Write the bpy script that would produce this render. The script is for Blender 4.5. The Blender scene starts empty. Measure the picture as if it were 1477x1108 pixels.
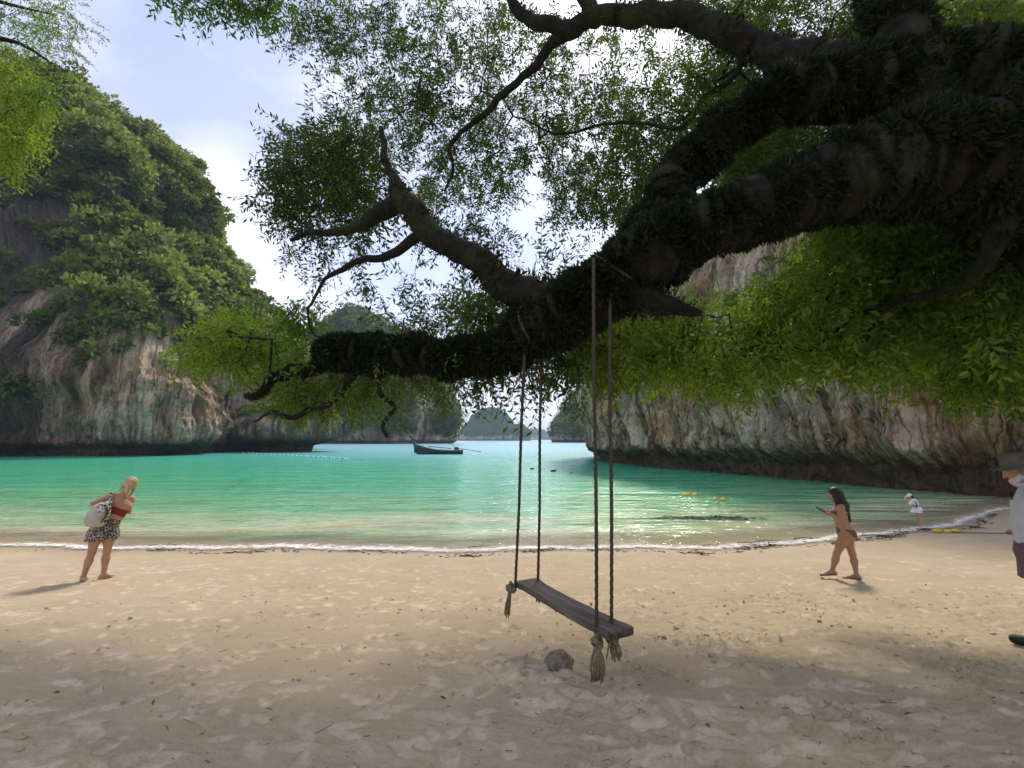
import bpy, math, random
import numpy as np
from mathutils import Vector, Matrix
R = math.radians
rng = np.random.default_rng(7)
random.seed(7)
scene = bpy.context.scene
COL = scene.collection

# ---------------------------------------------------------------- camera, sky, sun, exposure
CAM_Z, PITCH, FPX = 2.45, R(6.5), 700.0
cam_data = bpy.data.cameras.new('camera'); cam = bpy.data.objects.new('camera', cam_data); COL.objects.link(cam)
cam.location = (0, 0, CAM_Z); cam.rotation_euler = (R(90) + PITCH, 0, 0)
cam_data.sensor_width = 36; cam_data.lens = FPX / 1477 * 36
cam_data.clip_start = 0.05; cam_data.clip_end = 20000
scene.camera = cam
SUN_AZ, SUN_EL = R(19), R(49)          # azimuth to the right of the view, elevation
sun_data = bpy.data.lights.new('sun', 'SUN'); sun = bpy.data.objects.new('sun', sun_data); COL.objects.link(sun)
sun_data.energy = 2.3; sun_data.angle = R(9); sun_data.color = (1.0, 0.92, 0.78)
SUN_DIR = Vector((math.sin(SUN_AZ) * math.cos(SUN_EL), math.cos(SUN_AZ) * math.cos(SUN_EL), math.sin(SUN_EL)))
sun.rotation_euler = SUN_DIR.to_track_quat('Z', 'Y').to_euler(); sun.location = SUN_DIR * 50
world = bpy.data.worlds.new('World'); scene.world = world; world.use_nodes = True
wn = world.node_tree; wn.nodes.clear()
w_out = wn.nodes.new('ShaderNodeOutputWorld'); w_bg = wn.nodes.new('ShaderNodeBackground')
w_sky = wn.nodes.new('ShaderNodeTexSky'); w_sky.sky_type = 'NISHITA'; w_sky.sun_disc = False
w_sky.sun_elevation = SUN_EL; w_sky.sun_rotation = SUN_AZ
w_sky.air_density = 1.0; w_sky.dust_density = 1.2; w_sky.ozone_density = 1.5
w_bg.inputs['Strength'].default_value = 0.145
w_tc = wn.nodes.new('ShaderNodeTexCoord')
w_map = wn.nodes.new('ShaderNodeMapping'); w_map.inputs['Scale'].default_value = (1.0, 1.0, 1.7)
w_map.inputs['Location'].default_value = (0.35, 0.1, 0.2)
w_n1 = wn.nodes.new('ShaderNodeTexNoise'); w_n1.inputs['Scale'].default_value = 1.7; w_n1.inputs['Detail'].default_value = 6; w_n1.inputs['Roughness'].default_value = .5
w_n1.inputs['Distortion'].default_value = 0.5
w_r = wn.nodes.new('ShaderNodeValToRGB')
w_r.color_ramp.elements[0].position = .34; w_r.color_ramp.elements[0].color = (.25, .25, .25, 1)
w_r.color_ramp.elements[1].position = .62; w_r.color_ramp.elements[1].color = (.92, .92, .92, 1)
w_n2 = wn.nodes.new('ShaderNodeTexNoise'); w_n2.inputs['Scale'].default_value = 3.3; w_n2.inputs['Detail'].default_value = 5
w_r2 = wn.nodes.new('ShaderNodeValToRGB')
w_r2.color_ramp.elements[0].position = .40; w_r2.color_ramp.elements[0].color = (3.3, 3.5, 4.8, 1)
w_r2.color_ramp.elements[1].position = .62; w_r2.color_ramp.elements[1].color = (5.5, 5.55, 6.4, 1)
w_mix = wn.nodes.new('ShaderNodeMix'); w_mix.data_type = 'RGBA'
L = wn.links.new
L(w_tc.outputs['Generated'], w_map.inputs['Vector']); L(w_map.outputs[0], w_n1.inputs['Vector']); L(w_map.outputs[0], w_n2.inputs['Vector'])
L(w_n1.outputs['Fac'], w_r.inputs[0]); L(w_n2.outputs['Fac'], w_r2.inputs[0])
L(w_r.outputs[0], w_mix.inputs['Factor']); L(w_sky.outputs[0], w_mix.inputs[6]); L(w_r2.outputs[0], w_mix.inputs[7])
L(w_mix.outputs[2], w_bg.inputs['Color']); L(w_bg.outputs[0], w_out.inputs['Surface'])
vs = scene.view_settings
vs.view_transform = 'Standard'; vs.look = 'None'; vs.gamma = 1; vs.exposure = 0.65; vs.use_curve_mapping = False
scene.render.engine = 'CYCLES'
scene.cycles.use_denoising = True
try: scene.cycles.denoising_prefilter = 'FAST'
except Exception: pass
scene.cycles.max_bounces = 8; scene.cycles.diffuse_bounces = 4; scene.cycles.glossy_bounces = 3
scene.cycles.transmission_bounces = 4; scene.cycles.transparent_max_bounces = 8; scene.cycles.volume_bounces = 0
scene.cycles.caustics_reflective = False; scene.cycles.caustics_refractive = False

# ---------------------------------------------------------------- helpers
SP, CP = math.sin(PITCH), math.cos(PITCH)
def at(px, py, d):
    """world point at forward distance d that the photo shows at pixel (px, py)"""
    cx = (px - 738.5) / FPX; cz = (554 - py) / FPX
    k = d / (CP - SP * cz)
    return np.array((cx * k, d, CAM_Z + (SP + CP * cz) * k))

_perm = np.random.default_rng(3).permutation(256); _perm = np.concatenate([_perm, _perm, _perm])
_g = np.random.default_rng(4).normal(size=(256, 3)); _g /= np.linalg.norm(_g, axis=1)[:, None]
def pnoise(P):
    P = np.asarray(P, dtype=np.float64); I = np.floor(P).astype(np.int64); f = P - I; I &= 255
    u = f * f * f * (f * (f * 6 - 15) + 10)
    out = 0
    for dx in (0, 1):
        a = _perm[I[:, 0] + dx]; wx = u[:, 0] if dx else 1 - u[:, 0]
        for dy in (0, 1):
            b = _perm[a + I[:, 1] + dy]; wy = u[:, 1] if dy else 1 - u[:, 1]
            for dz in (0, 1):
                g = _g[_perm[b + I[:, 2] + dz] & 255]
                w = wx * wy * (u[:, 2] if dz else 1 - u[:, 2])
                out = out + w * (g[:, 0] * (f[:, 0] - dx) + g[:, 1] * (f[:, 1] - dy) + g[:, 2] * (f[:, 2] - dz))
    return out * 1.5
def fbm(P, o=4, lac=2.03, gain=.5):
    P = np.asarray(P, dtype=np.float64); s = 0; a = 1.0
    for i in range(o):
        s = s + a * pnoise(P + 17.3 * i); P = P * lac; a *= gain
    return s
def smooth(e0, e1, x):
    t = np.clip((x - e0) / (e1 - e0), 0, 1); return t * t * (3 - 2 * t)

def mesh_np(name, V, F, smooth_shade=True, attrs=None):
    V = np.ascontiguousarray(V, dtype=np.float32); F = np.ascontiguousarray(F, dtype=np.int32)
    me = bpy.data.meshes.new(name); m, k = F.shape
    me.vertices.add(len(V)); me.vertices.foreach_set('co', V.ravel())
    me.loops.add(m * k); me.loops.foreach_set('vertex_index', F.ravel())
    me.polygons.add(m); me.polygons.foreach_set('loop_start', np.arange(0, m * k, k, dtype=np.int32))
    me.update(calc_edges=True)
    if smooth_shade: me.polygons.foreach_set('use_smooth', np.ones(m, dtype=bool))
    else: me.polygons.foreach_set('use_smooth', np.zeros(m, dtype=bool))
    for an, (dom, arr) in (attrs or {}).items():
        at_ = me.attributes.new(an, 'FLOAT', dom); at_.data.foreach_set('value', np.ascontiguousarray(arr, dtype=np.float32))
    me.update(); return me
def obj(name, me, mat=None, parent=None, loc=None):
    o = bpy.data.objects.new(name, me); COL.objects.link(o)
    if mat is not None and me is not None:
        me.materials.clear(); me.materials.append(mat)
    if parent is not None: o.parent = parent
    if loc is not None: o.location = loc
    return o
def tag(o, label=None, cat=None, group=None, kind=None):
    if label: o['label'] = label
    if cat: o['category'] = cat
    if group: o['group'] = group
    if kind: o['kind'] = kind
    return o
def empty(name, loc, rz=0):
    o = bpy.data.objects.new(name, None); COL.objects.link(o); o.location = loc; o.rotation_euler = (0, 0, rz)
    o.empty_display_size = .2
    return o
def grid_faces(nu, nv, wrap_u=False):
    iu = np.arange(nu if wrap_u else nu - 1); iv = np.arange(nv - 1)
    a, b = np.meshgrid(iu, iv, indexing='ij'); a = a.ravel(); b = b.ravel(); a2 = (a + 1) % nu
    return np.stack([a * nv + b, a2 * nv + b, a2 * nv + b + 1, a * nv + b + 1], 1)
def catmull(pts, n, closed=False):
    """resample control rows with Catmull-Rom, n samples evenly along the length"""
    P = np.asarray(pts, dtype=float)
    if closed: P = np.vstack([P[-1], P, P[0], P[1]])
    else: P = np.vstack([2 * P[0] - P[1], P, 2 * P[-1] - P[-2]])
    seg = len(P) - 3; t = np.linspace(0, seg, seg * 40 + 1)
    i = np.minimum(t.astype(int), seg - 1); f = (t - i)[:, None]
    p0, p1, p2, p3 = P[i], P[i + 1], P[i + 2], P[i + 3]
    C = .5 * (2 * p1 + (p2 - p0) * f + (2 * p0 - 5 * p1 + 4 * p2 - p3) * f ** 2 + (3 * p1 - p0 - 3 * p2 + p3) * f ** 3)
    s = np.concatenate([[0], np.cumsum(np.linalg.norm(np.diff(C[:, :3], axis=0), axis=1))])
    q = np.linspace(0, s[-1], n + 1 if closed else n)
    if closed: q = q[:-1]
    return np.stack([np.interp(q, s, C[:, k]) for k in range(C.shape[1])], 1)
def tube(path, rad, ns=12, cap=True):
    P = np.asarray(path, float); n = len(P); T = np.gradient(P, axis=0); T /= np.linalg.norm(T, axis=1)[:, None] + 1e-9
    ref = np.array((0, 0, 1.0)) if abs(T[0][2]) < .9 else np.array((1.0, 0, 0))
    N = np.zeros_like(P); v = np.cross(T[0], ref); v /= np.linalg.norm(v); N[0] = v
    for i in range(1, n):
        v = N[i - 1] - T[i] * np.dot(N[i - 1], T[i]); N[i] = v / (np.linalg.norm(v) + 1e-9)
    B = np.cross(T, N); a = np.linspace(0, 2 * np.pi, ns, endpoint=False)
    rad = np.broadcast_to(np.asarray(rad, float), (n,))
    V = P[:, None] + rad[:, None, None] * (np.cos(a)[None, :, None] * N[:, None] + np.sin(a)[None, :, None] * B[:, None])
    i, j = np.meshgrid(np.arange(n - 1), np.arange(ns), indexing='ij'); i = i.ravel(); j = j.ravel(); j2 = (j + 1) % ns
    F = np.stack([i * ns + j, i * ns + j2, (i + 1) * ns + j2, (i + 1) * ns + j], 1)
    V = V.reshape(-1, 3)
    if cap:
        c0, c1 = len(V), len(V) + 1; V = np.vstack([V, P[0], P[-1]])
        j = np.arange(0, ns); j2 = (j + 1) % ns
        F = np.vstack([F, np.stack([j2, j, np.full(ns, c0), np.full(ns, c0)], 1), np.stack([(n - 1) * ns + j, (n - 1) * ns + j2, np.full(ns, c1), np.full(ns, c1)], 1)])
    return V, F
def fix_tris(F):
    return F
def merge(parts):
    Vs, Fs, o = [], [], 0
    for V, F in parts:
        Vs.append(V); Fs.append(F + o); o += len(V)
    return np.vstack(Vs), np.vstack(Fs)
def mesh_mixed(name, V, F, smooth_shade=True):
    """quads whose last two indices agree are triangles"""
    me = bpy.data.meshes.new(name)
    me.from_pydata([tuple(v) for v in V.tolist()], [], [f[:3] if f[2] == f[3] else f for f in F.tolist()])
    me.polygons.foreach_set('use_smooth', np.full(len(me.polygons), smooth_shade)); me.update(); return me

# ---------------------------------------------------------------- material helpers
class NT:
    def __init__(s, name):
        s.m = bpy.data.materials.new(name); s.m.use_nodes = True; s.t = s.m.node_tree; s.t.nodes.clear()
        s.out = s.t.nodes.new('ShaderNodeOutputMaterial')
    def n(s, typ, **kw):
        nd = s.t.nodes.new('ShaderNode' + typ)
        for k, v in kw.items():
            if k.startswith('i_'):
                nd.inputs[k[2:].replace('_', ' ')].default_value = v
            else: setattr(nd, k, v)
        return nd
    def l(s, a, b): s.t.links.new(a, b)
    def pos(s, scale=(1, 1, 1)):
        g = s.n('NewGeometry'); m = s.n('Mapping'); m.inputs['Scale'].default_value = scale; s.l(g.outputs['Position'], m.inputs[0]); return m.outputs[0]
    def objc(s, scale=(1, 1, 1)):
        g = s.n('TexCoord'); m = s.n('Mapping'); m.inputs['Scale'].default_value = scale; s.l(g.outputs['Object'], m.inputs[0]); return m.outputs[0]
    def noise(s, vec, scale=1, detail=4, rough=.5, dist=0):
        n = s.n('TexNoise'); n.inputs['Scale'].default_value = scale; n.inputs['Detail'].default_value = detail
        n.inputs['Roughness'].default_value = rough; n.inputs['Distortion'].default_value = dist
        s.l(vec, n.inputs['Vector']); return n.outputs['Fac']
    def ramp(s, fac, stops, interp='LINEAR'):
        r = s.n('ValToRGB'); cr = r.color_ramp; cr.interpolation = interp
        while len(cr.elements) < len(stops): cr.elements.new(.5)
        for e, (p, c) in zip(cr.elements, stops):
            e.position = p; e.color = (*c, 1) if not np.isscalar(c) else (c, c, c, 1)
        s.l(fac, r.inputs[0]); return r.outputs[0]
    def mix(s, fac, a, b, blend='MIX'):
        m = s.n('Mix', data_type='RGBA', blend_type=blend)
        for i, v in ((0, fac), (6, a), (7, b)):
            if hasattr(v, 'links'): s.l(v, m.inputs[i])
            else: m.inputs[i].default_value = v if i == 0 else (*v, 1)
        return m.outputs[2]
    def math(s, op, a, b=None, clamp=False):
        m = s.n('Math', operation=op, use_clamp=clamp)
        for i, v in ((0, a), (1, b)):
            if v is None: continue
            if hasattr(v, 'links'): s.l(v, m.inputs[i])
            else: m.inputs[i].default_value = v
        return m.outputs[0]
    def maprange(s, v, a, b, c=0, d=1):
        m = s.n('MapRange'); s.l(v, m.inputs[0])
        for i, x in enumerate((a, b, c, d)): m.inputs[i + 1].default_value = x
        return m.outputs[0]
    def attr(s, name): return s.n('Attribute', attribute_name=name).outputs['Fac']
    def bump(s, h, strength=.5, dist=.1, normal=None):
        b = s.n('Bump'); b.inputs['Strength'].default_value = strength; b.inputs['Distance'].default_value = dist
        s.l(h, b.inputs['Height'])
        if normal is not None: s.l(normal, b.inputs['Normal'])
        return b.outputs[0]
    def bsdf(s, color, rough=.8, normal=None, spec=.3, out=True):
        p = s.n('BsdfPrincipled')
        if hasattr(color, 'links'): s.l(color, p.inputs['Base Color'])
        else: p.inputs['Base Color'].default_value = (*color, 1)
        if hasattr(rough, 'links'): s.l(rough, p.inputs['Roughness'])
        else: p.inputs['Roughness'].default_value = rough
        p.inputs['Specular IOR Level'].default_value = spec
        if normal is not None: s.l(normal, p.inputs['Normal'])
        if out: s.l(p.outputs[0], s.out.inputs['Surface'])
        return p
def simple_mat(name, c1, c2=None, scale=20, rough=.7, bump=.0, spec=.3, stretch=(1, 1, 1)):
    t = NT(name); v = t.objc(stretch); n = t.noise(v, scale, 5, .6)
    col = t.ramp(n, [(.3, c1), (.7, c2 or c1)])
    t.bsdf(col, rough, t.bump(n, bump, .02) if bump else None, spec); return t.m
# ---------------------------------------------------------------- beach and seabed
SHORE = np.array([(-400, 300), (-120, 90), (-70, 40), (-40, 18), (-25, 12.6), (-12, 11.3), (-5, 11.0), (0, 10.9), (5, 11.2), (8, 12.0), (10.5, 13.1), (13, 14.3), (15, 15.6), (17.5, 17.3), (20, 19), (30, 21), (60, 22), (400, 30)], float)
def shore_y(x): return np.interp(x, SHORE[:, 0], SHORE[:, 1])
_sx = np.linspace(-400, 400, 4001); _sy = np.convolve(np.pad(np.interp(_sx, SHORE[:, 0], SHORE[:, 1]), 8, mode='edge'), np.ones(17) / 17, 'valid')
def shore_s(x):
    x = np.asarray(x, float)
    return np.interp(x, _sx, _sy) + .12 * np.sin(x * .9) + .07 * np.sin(x * 2.3 + 1) + .035 * np.sin(x * 6.1 + 2)
def base_z(x, y):
    d = shore_s(x) - y
    up = np.where(d > 0, .055 * d + .005 * d * d, 0); up = np.where(up > .95, .95 + .45 * (1 - np.exp(-(up - .95) / .9)), up)
    dn = np.where(d < 0, -d, 0)
    return up - 4.5 * (1 - np.exp(-dn * .07 / 4.5 * (1 + .0 * dn)))
def axis(parts):
    out = [parts[0][0]]
    for a, b, s0, s1 in parts:
        x = a
        while x < b - 1e-6:
            t = (x - a) / (b - a); x = min(b, x + s0 + (s1 - s0) * t)
            out.append(x)
    return np.array(out)
gx = axis([(-3800, -200, 800, 60), (-200, -30, 60, 2), (-30, -8, 2, .12), (-8, -4.2, .09, .022), (-4.2, 5.2, .0215, .0215), (5.2, 9, .022, .09), (9, 30, .1, 1.5), (30, 200, 2, 60), (200, 3800, 60, 800)])
gy = axis([(-60, -6, 12, 2), (-6, 1.9, 1.6, .03), (1.9, 4, .013, .02), (4, 9, .02, .06), (9, 13, .07, .14), (13, 30, .15, 1.2), (30, 200, 2, 30), (200, 3900, 60, 700)])
X, Y = np.meshgrid(gx, gy, indexing='ij'); x = X.ravel(); y = Y.ravel()
z = base_z(x, y)
near = (y < 16) & (y > -4) & (x > -30) & (x < 30)
xn, yn = x[near], y[near]; P = np.stack([xn, yn, 0 * xn], 1)
dshore = shore_s(xn) - yn
dry = smooth(.5, 2.2, dshore)
churn = smooth(-1.5, 2.5, xn + .9 * pnoise(P * .5) + .35 * (4.5 - yn)) * smooth(9.5, 5, yn)     # trampled, clotted sand on the right
h = .022 * fbm(P * .7, 3) + .008 * fbm(P * np.array((2.2, 3.4, 1)) + 4, 3)
rdg = lambda q, o: np.abs(fbm(q, o))
h += (.35 + .65 * churn) * (.026 * (.5 - rdg(P * np.array((2.6, 5.5, 1)) + 9, 4)) + .022 * (.5 - rdg(P * np.array((6, 11, 1)) + 2, 3))) + .0085 * fbm(P * np.array((14, 20, 1)) + 3, 3)
clods = fbm(P * 17 + 31, 2); h += (.15 + .85 * churn) * .024 * smooth(.28, .5, clods) * smooth(-.2, .5, pnoise(P * 1.3 + 8))
h *= (.12 + .88 * dry)
# footprints: long dents with a raised rim
prints = np.zeros(len(xn))
def dent(cx, cy, ang, ln, wd, dp):
    global h
    s = ln * 1.9; i = np.where((np.abs(xn - cx) < s) & (np.abs(yn - cy) < s))[0]
    if not len(i): return
    dx, dy = xn[i] - cx, yn[i] - cy; u = (dx * math.cos(ang) + dy * math.sin(ang)) / ln; v = (-dx * math.sin(ang) + dy * math.cos(ang)) / wd
    r = np.sqrt(u * u + v * v * (1 + .5 * u)); q = r + .16 * pnoise(np.stack([dx * 14, dy * 14, np.full(len(i), cx * 9)], 1))
    prints[i] = np.maximum(prints[i], (1 - smooth(.8, 1.12, q)) * (.4 + .6 * ((cx * 7.3) % 1)))
    h[i] += -dp * (1 - smooth(.55, 1.0, q)) + .5 * dp * np.exp(-((q - 1.15) / .22) ** 2) * (1 + .6 * v)
for k in range(1500):
    yy = 2.0 + 8.4 * rng.random() ** 1.15; xx = rng.uniform(-1.15, 1.15) * (yy + 1.5)
    ang = rng.choice([0.1, 2.9, .6, 1.5, 1.9]) + rng.normal(0, .5)
    dent(xx, yy, ang, rng.uniform(.07, .15), rng.uniform(.03, .06), rng.uniform(.008, .022) * (1.2 if xx > 0 else .8))
for tr in range(30):                                                                  # walked tracks along the beach
    x0, y0 = rng.uniform(-7, 4), rng.uniform(3, 9.3); a = rng.choice([0, math.pi]) + rng.normal(0, .3); st = rng.uniform(.55, .7)
    for q in range(12):
        s = 1 if q % 2 else -1
        dent(x0 + q * st * math.cos(a) - s * .09 * math.sin(a), y0 + q * st * math.sin(a) + s * .09 * math.cos(a), a + s * .12, .14, .055, .022)
for q in range(26):                                                                   # the hollow scuffed out under the swing
    dent(.32 + rng.normal(0, .38), 3.62 + rng.normal(0, .28), rng.uniform(0, 3.1), rng.uniform(.1, .2), rng.uniform(.06, .11), rng.uniform(.012, .026))
z[near] += h * smooth(-.05, .6, dshore)
hh = np.zeros(len(x)); hh[near] = h; wet = np.ones(len(x)) * 0; wet = smooth(.9, .05, shore_s(x) - y + .0)
gr = np.zeros(len(x)); gr[near] = churn; pr_ = np.zeros(len(x)); pr_[near] = prints * dry
beach_me = mesh_np('beach', np.stack([x, y, z], 1), grid_faces(len(gx), len(gy)), True, {'wet': ('POINT', wet), 'churn': ('POINT', gr), 'prints': ('POINT', pr_)})
def ground_z(px_, py_):
    i = np.clip(np.searchsorted(gx, px_), 1, len(gx) - 1); j = np.clip(np.searchsorted(gy, py_), 1, len(gy) - 1)
    return float(z[i * len(gy) + j])
t = NT('sand')
v = t.pos(); g1 = t.noise(v, 420, 3, .7); g2 = t.noise(v, 90, 4, .65); g3 = t.noise(v, 1.3, 5, .6); g4 = t.noise(v, 9, 4, .6)
c = t.ramp(g3, [(.3, (.44, .335, .205)), (.7, (.56, .44, .285))])
c = t.mix(t.maprange(g4, .3, .7, 0, .45), c, (.49, .385, .245), 'MIX')
speck = t.ramp(t.noise(v, 85, 2, .5), [(.64, 0.0), (.69, 1.0)])
c = t.mix(t.math('MULTIPLY', speck, .6), c, (.16, .12, .085))
c = t.mix(t.maprange(g1, .25, .8, 0, .55), c, (.33, .255, .17))
c = t.mix(t.math('MULTIPLY', t.attr('wet'), .5), c, (.36, .275, .185))
c = t.mix(t.math('MULTIPLY', t.attr('prints'), t.maprange(g4, .28, .62, .3, .95)), c, (.69, .56, .395))
rough = t.maprange(t.attr('wet'), 0, 1, .95, .45)
g5 = t.noise(t.pos((1, 1.7, 1)), 26, 5, .65, .3); nb = t.bump(g4, .5, .02); nb = t.bump(g5, .9, .016, nb); nb = t.bump(g2, .6, .008, nb); nb = t.bump(g1, .4, .003, nb)
t.bsdf(c, rough, nb, .25)
beach = tag(obj('beach', beach_me, t.m), 'pale sandy beach covered in footprints, shaded near the tree', None, None, 'structure')

# ---------------------------------------------------------------- sea
wx = axis([(-3800, -300, 700, 60), (-300, -40, 40, 2), (-40, -14, 1.5, .2), (-14, 20, .12, .12), (20, 45, .2, 2), (45, 300, 2, 40), (300, 3800, 60, 700)])
wy = axis([(10.2, 16, .07, .09), (16, 26, .1, .35), (26, 60, .35, 1), (60, 300, 2, 12), (300, 3900, 20, 600)])
WX, WY = np.meshgrid(wx, wy, indexing='ij'); wxx, wyy = WX.ravel(), WY.ravel()
dep = -base_z(wxx, wyy); off = wyy - shore_s(wxx)
fade = smooth(0, 4, off) * smooth(90, 30, wyy)
PW = np.stack([wxx * .28, wyy * .8, 0 * wxx], 1)
wz = .02 + fade * (.035 * pnoise(PW) + .02 * pnoise(PW * np.array((2.2, 2.5, 1)) + 5)) + .05 * np.exp(-((off - 1.1 - .4 * np.sin(wxx * .35)) / .28) ** 2) * smooth(-.1, .6, off)
wz = np.where(off < 0, .02 - .03 * smooth(0, -.6, off), wz)
keep = (off > -.45)
Fw = grid_faces(len(wx), len(wy)); Fw = Fw[keep[Fw].any(1)]
used = np.unique(Fw); remap = np.full(len(wxx), -1); remap[used] = np.arange(len(used))
sea_me = mesh_np('sea', np.stack([wxx, wyy, wz], 1)[used], remap[Fw], True, {'depth': ('POINT', dep[used]), 'off': ('POINT', off[used])})
t = NT('sea_water')
v = t.pos((.35, 1.0, 1)); n1 = t.noise(v, 2.6, 4, .6, .4); n2 = t.noise(v, 9, 3, .6); n3 = t.noise(t.pos((.22, 1, 1)), .55, 4, .55)
off_a = t.attr('off')
shade = t.math('ADD', off_a, t.maprange(n3, .3, .7, -2.2, 2.2))
col = t.ramp(t.maprange(shade, 0, 110, 0, 1), [(0, (.62, .52, .34)), (.022, (.46, .52, .30)), (.06, (.20, .44, .22)), (.13, (.085, .41, .21)), (.27, (.05, .38, .22)), (.48, (.06, .36, .29)), (.8, (.17, .44, .47)), (1, (.22, .46, .53))])  # farthest stops are paled, sky reflection put into the water colour
bot = t.noise(t.pos((.5, 1, 1)), .9, 5, .6)
col = t.mix(t.maprange(bot, .55, .75, 0, .28), col, (.03, .22, .11))
nb = t.bump(n3, 1.0, .9); nb = t.bump(n1, .9, .2, nb); nb = t.bump(n2, .5, .045, nb)
foam_n = t.noise(t.pos((1, 1.8, 1)), 5.5, 6, .65, .6)
edge = t.math('SUBTRACT', 1, t.math('ABSOLUTE', t.math('DIVIDE', t.math('SUBTRACT', off_a, .30), .62)), True)
edge2 = t.math('SUBTRACT', 1, t.math('ABSOLUTE', t.math('DIVIDE', t.math('SUBTRACT', off_a, 2.1), .5)), True)
edge = t.math('MAXIMUM', edge, t.math('MULTIPLY', edge2, .50))
foam = t.ramp(t.math('ADD', t.math('MULTIPLY', edge, .50), t.math('MULTIPLY', foam_n, .85)), [(.68, 0.0), (.92, .9)])
p = t.n('BsdfPrincipled'); p.inputs['IOR'].default_value = 1.33; p.inputs['Roughness'].default_value = .07
colf = t.mix(foam, col, (.82, .82, .78)); t.l(colf, p.inputs['Base Color']); t.l(nb, p.inputs['Normal'])
t.l(t.math('MAXIMUM', t.maprange(foam, 0, 1, 0, .7), t.maprange(off_a, 4, 60, .08, .30)), p.inputs['Roughness'])
tr = t.n('BsdfTransparent'); ms = t.n('MixShader')
op = t.math('MAXIMUM', t.maprange(t.attr('depth'), -.005, .16, 0, 1), foam)
op = t.math('MULTIPLY', op, t.maprange(off_a, -.35, .1, 0, 1))
t.l(op, ms.inputs[0]); t.l(tr.outputs[0], ms.inputs[1]); t.l(p.outputs[0], ms.inputs[2]); t.l(ms.outputs[0], t.out.inputs['Surface'])
sea = tag(obj('sea', sea_me, t.m), 'clear green and turquoise sea lapping the beach', None, None, 'structure')

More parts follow.
